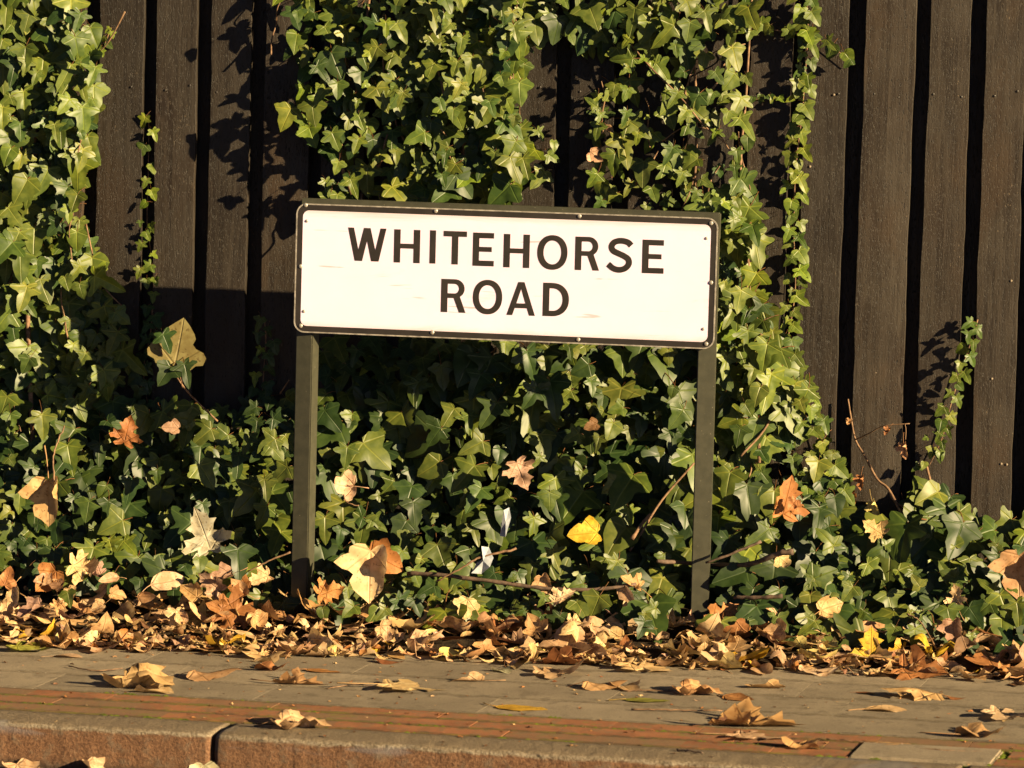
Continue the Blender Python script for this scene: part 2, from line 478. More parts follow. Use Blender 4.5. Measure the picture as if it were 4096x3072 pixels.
kerb = empty("kerb", (0, 0, 0)); kerb["kind"] = "structure"
def kerb_mesh(L, seed):
    r = np.random.default_rng(seed)
    prof = [(0.146, -0.14), (0.146, -0.004), (0.142, 0.0)]
    prof += [(0.142 - 0.130 * t, 0.0) for t in (0.25, 0.5, 0.75, 1.0)]
    prof += [(0.012 - 0.0105 * math.sin(a), -0.0105 + 0.0105 * math.cos(a)) for a in (rad(22), rad(45), rad(68), rad(90))]
    prof += [(0.0012, -0.040), (0.0, -0.068), (-0.001, -0.09), (-0.002, -0.14)]
    n = int(L / 0.012)
    V, F = [], []
    jit = r.normal(0, 1, (n + 1, len(prof), 2))
    ch = np.cumsum(r.normal(0, 0.4, n + 1)); ch = 0.0025 * np.sin(ch)
    for i in range(n + 1):
        x = -L / 2 + L * i / n
        e = 0.007 * math.exp(-min(i, n - i) / 1.2)
        for j, (y, z) in enumerate(prof):
            w = 0.0011 if 2 < j < 13 else 0.0
            near = 1.0 if 6 <= j <= 10 else 0.25
            V.append((x, y + jit[i, j, 0] * w + (e + abs(ch[i])) * near, z + jit[i, j, 1] * w * 0.8 - (e + abs(ch[i])) * near))
    m = len(prof)
    for i in range(n):
        for j in range(m - 1):
            F.append((i * m + j, i * m + j + 1, (i + 1) * m + j + 1, (i + 1) * m + j))
    F.append(tuple(range(m))[::-1]); F.append(tuple(n * m + j for j in range(m)))
    return mesh_from("kerb_stone", V, F, M_KERB, True)
jk, _ = to_uv(on_ground(845 / K, 2933 / K))
for i, (a, b) in enumerate(((-3.0, jk - 1.84), (jk - 1.826, jk - 0.007), (jk + 0.007, jk + 1.826), (jk + 1.84, 4.0))):
    me = kerb_mesh(b - a, 3 + i)
    obj("kerb_stone", me, kerb, M=pmat((a + b) / 2, 0, 0.0))
# dark gutter grit at the foot of the kerb
# bare soil between paving and fence
V, F = [], []
nx, ny = 90, 14
for j in range(ny + 1):
    for i in range(nx + 1):
        X = -3.6 + 7.2 * i / nx; Y = -0.46 + 1.5 * j / ny
        V.append((X, Y, soil_z(X, Y) + (RNG.normal(0, 0.006) if j > 1 else -0.004)))
for j in range(ny):
    for i in range(nx):
        a = j * (nx + 1) + i
        F.append((a, a + 1, a + nx + 2, a + nx + 1))
tag(obj("soil", mesh_from("soil", V, F, M_SOIL, True)), kind="structure")

# ================================================================== fence
fence = empty("timber_fence", (0.0, FY, soil_z(0, FY)), "tall dark-stained close-board timber fence with vertical planks, overgrown with ivy", "fence")
Z0, Z1 = 0.0, 1.98
def plank(w, th, seed):
    r = np.random.default_rng(seed)
    n = 40
    V, F = [], []
    e = []
    for s in (0, 1):
        ph = r.uniform(0, 6.28, 3)
        zz = np.linspace(0, Z1 - Z0 + 0.12, n + 1)
        e.append(0.0013 * np.sin(zz * 5 + ph[0]) + 0.0009 * np.sin(zz * 17 + ph[1]) + r.normal(0, 0.0007, n + 1))
    cup = r.uniform(-0.003, 0.003)
    for i in range(n + 1):
        z = -0.1 + (Z1 - Z0 + 0.12) * i / n
        xl, xr = -w / 2 + e[0][i], w / 2 + e[1][i]
        b = 0.0006
        for (x, y) in ((xl, th), (xl, b), (xl + b, 0), ((xl + xr) / 2, -cup), (xr - b, 0), (xr, b), (xr, th)):
            V.append((x, y, z))
    m = 7
    for i in range(n):
        for j in range(m):
            j2 = (j + 1) % m
            F.append((i * m + j, i * m + j2, (i + 1) * m + j2, (i + 1) * m + j))
    F.append(tuple(n * m + j for j in range(m))); F.append(tuple(range(m))[::-1])
    return mesh_from("plank", V, F, M_WOOD)
front = [(-480, -310), (-265, -95), (-62, 105), (160, 330), (383, 560), (624, 782), (832, 990), (1052, 1232), (1288, 1462), (1518, 1693), (1750, 1926),
         (1984, 2216), (2278, 2452), (2512, 2686), (2745, 2925), (2984, 3150), (3206, 3374), (3438, 3638), (3694, 3858),
         (3928, 4090), (4150, 4320), (4375, 4550), (4605, 4780)]
BX = []
PLANKS = []
for i, (a, b) in enumerate(front):
    xa, xb = onY(a, 700, FY)[0], onY(b, 700, FY)[0]
    BX.append((xa, xb))
    me = plank(xb - xa, 0.021, 100 + i)
    X = (xa + xb) / 2
    o = obj("plank", me, fence, M=Matrix.Translation((X, FY + random.uniform(0, .002), base_z(X, FY) + 0.02)) @ Matrix.Rotation(random.uniform(-.0035, .0035), 4, 'Y'))
    PLANKS.append((X, o))
for i in range(len(BX) - 1):                    # planks behind the gaps
    X = (BX[i][1] + BX[i + 1][0]) / 2
    obj("plank", plank(0.118, 0.02, 300 + i), fence, M=Matrix.Translation((X, FY + 0.058, base_z(X, FY) + 0.02)))
XL, XR = BX[0][0] - 0.05, BX[-1][1] + 0.05
for z in (0.30, 1.535):
    obj("rail", bevel_box("rail", XR - XL, 0.038, 0.09, M_WOOD, 0.003), fence, M=Matrix.Translation(((XL + XR) / 2, FY + 0.102, z + GX * (XL + XR) / 2)))
nail_me = None
bm = bmesh.new(); bmesh.ops.create_uvsphere(bm, u_segments=7, v_segments=4, radius=0.0036)
bmesh.ops.scale(bm, vec=(1, 0.45, 1), verts=bm.verts)
nail_me = bpy.data.meshes.new("nail"); bm.to_mesh(nail_me); bm.free(); nail_me.materials.append(M_NAIL)
for (px, py) in ((655, 740), (468, 1300)):      # bright nail heads on the planks to the right
    p = onY(3000 + px * .5124, py * .5124, FY - 0.001); obj("nail", nail_me, min(PLANKS, key=lambda q: abs(q[0] - p[0]))[1], loc=p)
for (px, py) in ((2118, 690), (1975, 1415), (1118, 1370)):
    p = onY(2900 + px * .5407, 750 + py * .5407, FY - 0.001); obj("nail", nail_me, min(PLANKS, key=lambda q: abs(q[0] - p[0]))[1], loc=p)
for (px, py) in ((1945, 655), (1985, 660)):
    p = onY(2950 + px * .5426, 1500 + py * .5426, FY - 0.001); obj("nail", nail_me, min(PLANKS, key=lambda q: abs(q[0] - p[0]))[1], loc=p)

nail_dark = nail_me.copy(); nail_dark.materials.clear(); nail_dark.materials.append(M_BLACK)
for X, pl in PLANKS:
    for dx in (-.035, .036):
        obj("nail", nail_dark, pl, loc=(X + dx + random.uniform(-.006, .006), FY - .0005, 1.52 + GX * X + random.uniform(-.012, .012)))

# ================================================================== street nameplate
S_C = Vector((-0.0055, 0, 1.010))
sign = empty("street_sign", (S_C.x, 0.03, soil_z(0, 0)), "white street nameplate with black lettering and black border on two olive posts", "street sign")
SW, SH = 1.188, 0.362
def rrect(w, h, r, n=8):
    out = []
    for cx, cz, a0 in ((w / 2 - r, h / 2 - r, 0), (-w / 2 + r, h / 2 - r, 90), (-w / 2 + r, -h / 2 + r, 180), (w / 2 - r, -h / 2 + r, 270)):
        for k in range(n + 1):
            a = rad(a0 + 90 * k / n)
            out.append((cx + r * math.cos(a), cz + r * math.sin(a)))
    return out
STILT = -0.0035
def smat(x=0, z=0, y=0):
    return Matrix.Translation(S_C) @ Matrix.Rotation(-STILT, 4, 'Y') @ Matrix.Translation((x, y, z))
def slab(name, loop, y0, y1, mat):
    n = len(loop)
    V = [(x, y0, z) for x, z in loop] + [(x, y1, z) for x, z in loop]
    F = [tuple(range(n)), tuple(range(2 * n - 1, n - 1, -1))]
    F += [(i, i + n, (i + 1) % n + n, (i + 1) % n) for i in range(n)]
    return mesh_from(name, V, F, mat)
def ring(name, lo, li, y0, y1, mat):
    n = len(lo)
    V = [(x, y0, z) for x, z in lo] + [(x, y0, z) for x, z in li] + [(x, y1, z) for x, z in lo] + [(x, y1, z) for x, z in li]
    F = []
    for i in range(n):
        j = (i + 1) % n
        F += [(i, j, n + j, n + i), (2 * n + i, i, j, 2 * n + j)[::-1], (3 * n + i, 3 * n + j, n + j, n + i)[::-1]]
    return mesh_from(name, V, F, mat)
plate = obj("plate", slab("plate", rrect(SW, SH, 0.030), 0.0, 0.004, M_RIM), sign, M=smat())
obj("rim", ring("rim", rrect(SW, SH, 0.030), rrect(SW - 0.007, SH - 0.007, 0.027), -0.0022, 0.0005, M_RIM), plate, M=smat())
obj("border", ring("border", rrect(SW - 0.0074, SH - 0.0074, 0.0268), rrect(SW - 0.038, SH - 0.038, 0.0180), -0.0012, -0.0002, M_BLACK), sign, M=smat())
face = obj("face", slab("face", rrect(SW - 0.0384, SH - 0.0384, 0.0178), -0.0012, -0.0002, M_WHITE), sign, M=smat())

def arc(cx, cy, rx, ry, a0, a1, n, p=2.0):
    out = []
    for k in range(n + 1):
        a = rad(a0 + (a1 - a0) * k / n)
        c, s = math.cos(a), math.sin(a)
        out.append((cx + rx * math.copysign(abs(c) ** (2 / p), c), cy + ry * math.copysign(abs(s) ** (2 / p), s)))
    return out
def glyph(ch):
    t = 0.188; b = 0.164
    if ch == 'H': w = .775; return w, [[(0, 0), (0, 1), (t, 1), (t, .575), (w - t, .575), (w - t, 1), (w, 1), (w, 0), (w - t, 0), (w - t, .43), (t, .43), (t, 0)]]
    if ch == 'I': return t, [[(0, 0), (0, 1), (t, 1), (t, 0)]]
    if ch == 'T': w = .70; m = w / 2; return w, [[(0, 1), (w, 1), (w, 1 - b), (m + t / 2, 1 - b), (m + t / 2, 0), (m - t / 2, 0), (m - t / 2, 1 - b), (0, 1 - b)]]
    if ch == 'E': w = .64; return w, [[(0, 0), (0, 1), (w - .01, 1), (w - .01, 1 - b), (t, 1 - b), (t, .577), (w - .07, .577), (w - .07, .43), (t, .43), (t, b), (w, b), (w, 0)]]
    if ch == 'O': w = .905; return w, [arc(w / 2, .5, w / 2, .52, 0, 352, 44, 2.15), arc(w / 2, .5, w / 2 - .184, .52 - .164, 0, 352, 44, 2.1)]
    if ch == 'D': w = .775; return w, [[(0, 0), (0, 1)] + arc(.28, .5, w - .28, .5, 90, -90, 26, 2.15), [(t, b), (t, 1 - b)] + arc(.28, .5, w - .28 - t, .5 - b, 90, -90, 22, 2.15)]
    if ch == 'R':
        return .725, [[(0, 0), (0, 1)] + arc(.40, .715, .285, .285, 90, -58, 16) + [(.725, 0), (.535, 0), (.372, .43), (t, .43), (t, 0)],
                      [(t, .572), (t, .858)] + arc(.395, .715, .125, .143, 90, -90, 12)]
    if ch == 'A': return .855, [[(0, 0), (.335, 1), (.52, 1), (.855, 0), (.68, 0), (.612, .215), (.243, .215), (.175, 0)], [(.292, .36), (.563, .36), (.4275, .80)]]
    if ch == 'W': return 1.165, [[(0, 1), (.176, 1), (.325, .33), (.483, 1), (.682, 1), (.84, .33), (.989, 1), (1.165, 1), (.945, 0), (.722, 0), (.5825, .62), (.443, 0), (.22, 0)]]
    if ch == 'S':
        c = spline([(.735, .80), (.63, .895), (.43, .935), (.245, .89), (.155, .765), (.20, .635), (.36, .555), (.52, .485), (.655, .39), (.675, .25), (.575, .12), (.40, .065), (.22, .105), (.065, .225)], 5)
        c = np.array(c); d = np.gradient(c, axis=0); d /= np.linalg.norm(d, axis=1)[:, None]
        nrm = np.stack([-d[:, 1], d[:, 0]], 1) * 0.088
        return .81, [[tuple(q) for q in (c + nrm)] + [tuple(q) for q in (c - nrm)[::-1]]]
def letter_mesh(ch, height, width):
    w, loops = glyph(ch)
    cu_ = bpy.data.curves.new("letter", 'CURVE'); cu_.dimensions = '2D'; cu_.fill_mode = 'BOTH'; cu_.extrude = 0.0003
    for lp in loops:
        s = cu_.splines.new('POLY'); s.points.add(len(lp) - 1); s.use_cyclic_u = True
        for p, (x, y) in zip(s.points, lp): p.co = (x / w * width, y * height, 0, 1)
    tmp = bpy.data.objects.new("tmp_letter", cu_)
    COL.objects.link(tmp)
    me = bpy.data.meshes.new_from_object(tmp)
    bpy.data.objects.remove(tmp); bpy.data.curves.remove(cu_)
    me.name = "letter_" + ch
    me.materials.clear(); me.materials.append(M_BLACK)
    me.transform(Matrix.Rotation(rad(90), 4, 'X'))
    return me
LS = 0.8363
rows = [("WHITEHORSE", [(347, 530, 349), (568, 692, 358), (739, 767, 363), (804, 915, 366), (945, 1046, 374), (1092, 1216, 381), (1253, 1397, 388), (1434, 1550, 394), (1582, 1713, 402), (1755, 1858, 409)]),
        ("ROAD", [(793, 911, 595), (945, 1085, 601), (1107, 1243, 609), (1280, 1404, 614)])]
for word, spans in rows:
    for ch, (x0, x1, yb) in zip(word, spans):
        a = onY(1100 + x0 * LS, 750 + yb * LS, -0.002); b = onY(1100 + x1 * LS, 750 + (yb + 3) * LS, -0.002)
        z = a[2] - S_C.z + (-STILT) * 0
        obj("letter", letter_mesh(ch, 0.0925, b[0] - a[0]), face, M=Matrix.Translation((a[0], -0.00165, a[2])))
bm = bmesh.new(); bmesh.ops.create_uvsphere(bm, u_segments=10, v_segments=6, radius=0.0062)
bmesh.ops.scale(bm, vec=(1, 0.6, 1), verts=bm.verts)
rivet_me = bpy.data.meshes.new("rivet"); bm.to_mesh(rivet_me); bm.free(); rivet_me.materials.append(M_RIVET)
for x, y in ((147, 84), (769, 112), (1456, 137), (2086, 170), (123, 377), (2085, 455), (123, 661), (752, 693), (1450, 727), (2062, 748)):
    p = onY(1100 + x * LS, 750 + y * LS, -0.0015)
    obj("rivet", rivet_me, plate, loc=p)
screw_me = rivet_me.copy(); screw_me.transform(Matrix.Scale(0.72, 4))
for x, y in ((152, 160), (2063, 243), (2048, 677), (138, 592)):
    p = onY(1100 + x * LS, 750 + y * LS, -0.0015)
    obj("screw", screw_me, face, loc=p)

def post(Xc, rz, ztop, w=0.0505, lean=0.0):
    zb = -0.25
    o = obj("post", bevel_box("post", w, w, ztop - zb, M_POST, 0.003, 2), sign,
            M=Matrix.Translation((Xc, 0.006 + w / 2 + 0.006, (ztop + zb) / 2)) @ Matrix.Rotation(lean, 4, 'Y') @ Matrix.Rotation(rz, 4, 'Z'))
post(-0.5685, rad(-10), 1.168)
post(0.5640, rad(5), 1.160)
obj("backing_rail", bevel_box("backing_rail", 1.180, 0.034, 0.075, M_POST, 0.003, 2), sign,
    M=Matrix.Translation((0.002, 0.0225, S_C.z + SH / 2 - 0.0235)) @ Matrix.Rotation(-STILT, 4, 'Y'))
obj("backing_rail", bevel_box("backing_rail", 1.08, 0.03, 0.05, M_POST, 0.003, 2), sign, M=Matrix.Translation((0.0, 0.0205, S_C.z - 0.12)))

# ================================================================== leaves
def finish_leaf(V, F, LPZ, mat, name):
    me = mesh_from(name, V, F, mat, True)
    return me
def set_attrs(me, lp, tint=None):
    a = me.attributes.new("lp", 'FLOAT_VECTOR', 'POINT')
    a.data.foreach_set("vector", np.asarray(lp, np.float32).ravel())
    c = me.attributes.new("tint", 'FLOAT_COLOR', 'POINT')
    if tint is None:
        tint = np.ones((len(me.vertices), 4), np.float32)
    c.data.foreach_set("color", np.asarray(tint, np.float32).ravel())

IVY_HALF = [
    [(0, .02), (.06, .11), (.15, .18), (.26, .21), (.345, .18), (.355, .10), (.31, .02), (.30, -.01), (.39, -.02), (.49, -.06), (.565, -.12), (.55, -.19), (.45, -.245), (.33, -.28), (.235, -.315), (.215, -.36), (.235, -.46), (.22, -.58), (.165, -.71), (.08, -.85), (0, -.95)],
    [(0, .01), (.06, .10), (.16, .15), (.28, .15), (.36, .09), (.40, .03), (.49, -.01), (.555, -.08), (.53, -.16), (.43, -.24), (.33, -.30), (.275, -.36), (.27, -.46), (.24, -.58), (.17, -.71), (.08, -.83), (0, -.91)],
    [(0, .02), (.05, .11), (.13, .18), (.23, .23), (.305, .22), (.30, .12), (.265, .04), (.27, .01), (.39, .02), (.52, .0), (.61, -.05), (.57, -.12), (.43, -.18), (.28, -.23), (.19, -.28), (.175, -.36), (.195, -.48), (.185, -.62), (.135, -.78), (.065, -.92), (0, -1.02)],
    [(.0, .02), (.07, .11), (.19, .14), (.30, .08), (.40, -.04), (.41, -.16), (.37, -.29), (.30, -.42), (.22, -.55), (.12, -.69), (0, -.80)],
    [(0, .01), (.05, .09), (.14, .14), (.25, .14), (.32, .08), (.39, .05), (.49, .03), (.545, -.03), (.50, -.11), (.39, -.19), (.28, -.25), (.225, -.31), (.225, -.43), (.205, -.57), (.145, -.73), (.07, -.86), (0, -.94)],
]
def ivy_mesh(half, seed):
    r = np.random.default_rng(seed)
    fold = r.uniform(0.06, 0.32); droop = r.uniform(0.02, 0.26); tipc = r.uniform(-.10, .30)
    lob = r.uniform(0.0, .10)
    V, F, LP = [], [], []
    ph = r.uniform(0, 6.28, 4)
    def z(x, y):
        rr = x * x + (y + .1) ** 2
        return fold * (math.sqrt(x * x + .0016) - .04) - droop * rr - tipc * max(0, -y - .4) ** 1.5 + 0.030 * math.sin(8 * x + ph[0]) * math.cos(7 * y + ph[1]) - lob * abs(math.sin(3 * math.atan2(x, -y - .02))) * rr
    bend = r.uniform(-.12, .12)
    for s in (-1, 1):
        sc = r.uniform(.86, 1.14)
        hub = len(V)
        hy = -0.14
        pts = []
        for i, (x, y) in enumerate(half):
            mid = i in (0, len(half) - 1)
            pts.append((0 if mid else x * sc + r.normal(0, .010), y if mid else y + r.normal(0, .012)))
        pts[0], pts[-1] = (0, pts[0][1]), (0, pts[-1][1])
        n = len(pts)
        V.append((0, hy, z(0, hy))); LP.append((0, hy, 0))
        for t in (.55, 1.0):
            for (x, y) in pts:
                xx, yy = s * max(0, x) * t, hy + (y - hy) * t
                V.append((xx + bend * yy * yy, yy, z(xx, yy))); LP.append((xx, yy, 0))
        for i in range(n - 1):
            f = (hub, hub + 1 + i, hub + 2 + i)
            F.append(f if s > 0 else f[::-1])
            f = (hub + 1 + i, hub + 1 + n + i, hub + 2 + n + i, hub + 2 + i)
            F.append(f if s > 0 else f[::-1])
    F = [tuple(f[::-1]) for f in F]
    # stalk
    L = r.uniform(.35, .7)
    pv, pf = tube([(0, .01, -.005), (.02, .25 * L, -.10), (.04, .6 * L, -.34), (.05, .8 * L, -.6)], [.018, .015, .015, .018], 3, False)
    o = len(V); V += pv; LP += [(0, 0, 1)] * len(pv)
    F += [tuple(q + o for q in f) for f in pf]
    me = mesh_from("ivy_leaf", V, F, M_IVY, True)
    set_attrs(me, LP)
    return me
IVY = [ivy_mesh(IVY_HALF[(0, 1, 0, 2, 4, 0, 1, 2, 4, 0, 3, 1)[i % 12]], 40 + i) for i in range(24)]
IVY_SMALL = [ivy_mesh(IVY_HALF[i], 80 + j) for j, i in enumerate((1, 3, 4, 3, 0, 4))]
def mesh_arrays(me):
    n = len(me.vertices)
    v = np.empty(n * 3, np.float32); me.vertices.foreach_get("co", v)
    lp = np.empty(n * 3, np.float32); me.attributes["lp"].data.foreach_get("vector", lp)
    f = [tuple(p.vertices) for p in me.polygons]
    return v.reshape(-1, 3), f, lp.reshape(-1, 3)
CACHE = {}
def leaf_matrix(p, N, T, s):
    N = Vector(N).normalized(); T = Vector(T)
    t = (T - N * T.dot(N)).normalized()
    yv = -t; xv = yv.cross(N)
    return Matrix(((xv.x * s, yv.x * s, N.x * s, p[0]), (xv.y * s, yv.y * s, N.y * s, p[1]), (xv.z * s, yv.z * s, N.z * s, p[2]), (0, 0, 0, 1)))
def baked(name, items, parent, mat):
    """items: (mesh, matrix, tint) -> one mesh object"""
    VV, FF, LL, TT = [], [], [], []
    off = 0
    for me, M, c in items:
        if me.name not in CACHE: CACHE[me.name] = mesh_arrays(me)
        v, f, lp = CACHE[me.name]
        A = np.array(M)
        VV.append(v @ A[:3, :3].T + A[:3, 3]); LL.append(lp)
        TT.append(np.tile(np.array((*c, 1.0), np.float32), (len(v), 1)))
        FF += [tuple(i + off for i in q) for q in f]
        off += len(v)
    me = mesh_from(name, np.concatenate(VV), FF, mat, True)
    set_attrs(me, np.concatenate(LL), np.concatenate(TT))
    return obj(name, me, parent)

DULL = [1.0]
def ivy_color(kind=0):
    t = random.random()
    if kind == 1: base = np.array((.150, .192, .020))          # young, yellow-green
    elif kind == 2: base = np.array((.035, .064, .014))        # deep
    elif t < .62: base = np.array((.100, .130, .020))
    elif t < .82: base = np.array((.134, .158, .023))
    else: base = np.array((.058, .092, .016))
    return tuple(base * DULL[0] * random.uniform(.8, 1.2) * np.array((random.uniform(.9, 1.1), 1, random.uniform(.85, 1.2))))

POSTS = ((-0.5685, .05), (0.564, .05))
BZ = [-.1, 0, .06, .12, .2, .3, .45, .65, .9, 2]
BYV = [-.30, -.24, -.16, -.06, .06, .13, .20, .28, .36, .40]
def bed_Y(p):
    z = p[2] - soil_z(p[0], 0)
    return float(np.interp(z, BZ, BYV))
def place_bed(x, y, back):
    Y = .2
    for _ in range(6):
        p = at(x, y, Y); Y = .5 * Y + .5 * bed_Y(p)
    Y = min(Y + back + .062 * (.55 + .5 * math.sin(x * .041 + 1.3 * math.sin(y * .023)) + .45 * math.sin(y * .052 + x * .019 + 2)) * min(1, max(0, (1290 - y) / 120)), FY - .03)
    p = at(x, y, Y)
    for X, w in POSTS:
        if abs(p[0] - X) < w + .028 and Y < .13 and p[2] > .075:
            Y = .13 + abs(back) * .5; p = at(x, y, Y)
    return p
def place_curtain(x, y, back, thick=.10):
    thick += .030 * (math.sin(x * .047 + 1.1 * math.sin(y * .03)) + .8 * math.sin(y * .049 + x * .02 + 1))
    return at(x, y, FY - .012 - max(0, thick - back))
def inside(poly, x, y):
    c = False
    n = len(poly)
    for i in range(n):
        x1, y1 = poly[i]; x2, y2 = poly[(i + 1) % n]
        if (y1 > y) != (y2 > y) and x < (x2 - x1) * (y - y1) / (y2 - y1) + x1: c = not c
    return c
def sample(poly, n, dmin):
    xs = [p[0] for p in poly]; ys = [p[1] for p in poly]
    out = []
    tries = 0
    grid = {}
    while len(out) < n and tries < n * 60:
        tries += 1
        x, y = random.uniform(min(xs), max(xs)), random.uniform(min(ys), max(ys))
        if not inside(poly, x, y): continue
        g = (int(x // dmin), int(y // dmin))
        ok = True
        for a in (-1, 0, 1):
            for b in (-1, 0, 1):
                for (u, v) in grid.get((g[0] + a, g[1] + b), ()):
                    if (u - x) ** 2 + (v - y) ** 2 < dmin * dmin: ok = False
        if ok:
            out.append((x, y)); grid.setdefault(g, []).append((x, y))
    return out
PXM = 770.0                                     # pixels of the 2212 view per metre near the fence

class Vine:
    def __init__(self, x, Y, label, group=None):
        X = at(x, 1300, Y)[0]
        self.e = empty("ivy_plant", (X, Y, soil_z(X, Y)), label, "ivy", group)
        self.parts, self.back = [], []
    def leaf(self, p, N, T, s, kind=0, back=False, small=False):
        me = random.choice(IVY_SMALL if small else IVY)
        M = leaf_matrix(p, N, T, s)
        (self.back if back else self.parts).append((me, M, ivy_color(kind)))
    def stem(self, pts, r0=.003, r1=.0015, mat=None, name="stem"):
        pts = spline([Vector(p) for p in pts], 5)
        n = len(pts)
        V, F = tube(pts, [r0 + (r1 - r0) * i / (n - 1) for i in range(n)], 6)
        return obj(name, mesh_from(name, V, F, mat or M_STEM, True), self.e)
    def runners(self, poly, n, place, r=.0022):
        for x, y in sample(poly, n, 40):
            dx = random.uniform(-45, 45); L = random.uniform(60, 170)
            pts = [(x + dx * t + random.uniform(-7, 7), y + L * t) for t in (0, .25, .5, .75, 1)]
            self.stem([place(a, b, random.uniform(.02, .06)) for a, b in pts], r * .7, r * random.uniform(.9, 1.8))
    def build(self):
        parts = self.parts
        if len(parts) > 295:
            # keep as single leaves those that show largest: big and near the viewer
            parts = sorted(parts, key=lambda q: -(q[1].to_scale()[0] - 0.15 * q[1].translation.y))
            self.back += parts[295:]; parts = parts[:295]
        for me, M, c in parts:
            o = obj("leaf", me, self.e, M=M); o.color = (*c, 1)
        if self.back:
            o = baked("inner_foliage", self.back, self.e, M_IVY); o["kind"] = "stuff"

def rand_normal(up, side, spread):
    spread *= .78
    return Vector((side + random.gauss(0, spread), -1.0, up + random.gauss(0, spread)))
def fill(v, poly, n, dmin, size, place, up=.25, side=.30, spread=.36, tang=.6, backs=(0.0,), back_n=0, kindp=(.06, .12), small=False, depth=.05):
    for x, y in sample(poly, n, dmin):
        s = (size[0] * .82 + (size[1] * 1.08 - size[0] * .82) * random.random() ** 1.5) / PXM * 1.05
        p = place(x, y - size[0] * .35, depth * 1.35 * random.random() ** .8)
        a = random.gauss(0, tang)
        k = 1 if random.random() < kindp[0] else (2 if random.random() < kindp[1] else 0)
        v.leaf(p, rand_normal(up, side, spread), (math.sin(a), -.15, -math.cos(a)), s, k, False, small)
    for x, y in sample(poly, int(back_n * .55), dmin * .8):
        s = random.uniform(*size) / PXM * .95
        p = place(x, y - size[0] * .35, random.uniform(depth + .02, depth + .13))
        a = random.gauss(0, tang * 1.2)
        v.leaf(p, rand_normal(up, side, spread * 1.2), (math.sin(a), -.15, -math.cos(a)), s, random.choice((0, 0, 2)), True, small)
def hero(v, lst, x0, y0, sc, place, up=.22, side=.26, spread=.22):
    for (bx, by, tx, ty, *k) in lst:
        X0, Y0, X1, Y1 = (x0 + bx * sc) / K, (y0 + by * sc) / K, (x0 + tx * sc) / K, (y0 + ty * sc) / K
        L = math.hypot(X1 - X0, Y1 - Y0)
        a = math.atan2(X1 - X0, Y1 - Y0)
        p = place(X0, Y0, -.012)
        v.leaf(p, rand_normal(up, side, spread), (math.sin(a), -.12, -math.cos(a)), min(.098 if DULL[0] < 1 else .080, L / PXM * 1.08), k[0] if k else 0)

# ---- left curtain
v = Vine(80, .36, "dense ivy curtain covering the fence at the left edge of the picture")
polyA = [(-60, -30), (150, -30), (165, 20), (205, 70), (207, 160), (200, 250), (190, 330), (172, 380), (168, 470), (185, 540), (212, 590), (225, 640), (255, 700), (275, 800), (230, 900), (120, 1000), (-60, 1010)]
fill(v, polyA, 320, 25, (46, 74), lambda x, y, b: place_curtain(x, y, b, .10), .20, .34, .25, .45, back_n=330, depth=.06)
hero(v, [(240, 110, 180, 290), (390, 150, 460, 270), (480, 520, 520, 600), (300, 580, 270, 700), (440, 680, 510, 820), (440, 1000, 470, 1150), (240, 1060, 260, 1200), (90, 1190, 20, 1370), (410, 1130, 480, 1230), (640, 480, 610, 420), (650, 1060, 690, 1140), (620, 1240, 640, 1320)], 0, 0, .4973, lambda x, y, b: place_curtain(x, y, b, .11))
v.runners(polyA, 12, lambda x, y, b: place_curtain(x, y, b, .10))
v.stem([at(60, -20, .42), at(75, 300, .42), at(60, 700, .40), at(90, 1250, .3)], .006, .008)
v.stem([at(120, 60, .40), at(150, 45, .39), at(185, 55, .38)], .002, .0012)
v.stem([at(185, 480, .41), at(205, 570, .38), at(225, 620, .37), at(262, 660, .37)], .0025, .0015)
v.stem([at(215, 112, .41), at(238, 85, .40), at(270, 25, .39)], .0016, .003)
v.build()
def strand(v, pts, n, size, Yf, kind=0, spread=30, alt=14, young=.25):
    path = spline([(x, y, 0) for x, y in pts], 8)
    path = np.array(path)
    seg = np.r_[0, np.cumsum(np.hypot(*(np.diff(path[:, :2], axis=0).T)))]
    v.stem([at(x, y, Yf + .012) for x, y in pts], .0022, .0013)
    for i in range(n):
        d = (i + random.uniform(.2, .8)) / n * seg[-1]
        x, y = np.interp(d, seg, path[:, 0]), np.interp(d, seg, path[:, 1])
        sgn = 1 if i % 2 else -1
        s = random.uniform(*size) / PXM
        a = sgn * random.uniform(.05, .9)
        v.leaf(at(x + sgn * alt * random.uniform(.2, 1), y - size[0] * .3, Yf - random.uniform(0, .03)), rand_normal(.22, .15, .32), (math.sin(a), -.15, -math.cos(a)), s, 1 if random.random() < young else kind, False, random.random() < .4)
# ---- strand in the gap, left
v = Vine(318, .47, "thin ivy strand climbing the gap between two fence planks, left of the sign")
strand(v, [(335, 660), (328, 560), (318, 480), (320, 400), (322, 240)], 13, (20, 34), .462, 0, alt=9, young=.3)
hero(v, [(1035, 340, 1040, 390), (1075, 420, 1110, 490), (1045, 500, 1020, 575), (1035, 690, 1010, 775), (1080, 770, 1090, 850), (1070, 200, 1050, 240)], 0, 700, .5425, lambda x, y, b: at(x, y, FY - .015))
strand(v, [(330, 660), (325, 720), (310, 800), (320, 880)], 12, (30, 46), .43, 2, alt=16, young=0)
v.build()
v = Vine(575, .44, "short ivy shoot climbing in the shade just left of the left signpost")
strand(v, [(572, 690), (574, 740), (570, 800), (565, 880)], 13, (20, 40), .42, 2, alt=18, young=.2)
v.build()
v = Vine(225, .45, "small ivy shoot at the fence plank edge beside the left ivy curtain")
strand(v, [(240, 60), (228, 90), (220, 110), (205, 125)], 7, (16, 26), .44, 0, alt=8, young=.4)
v.build()

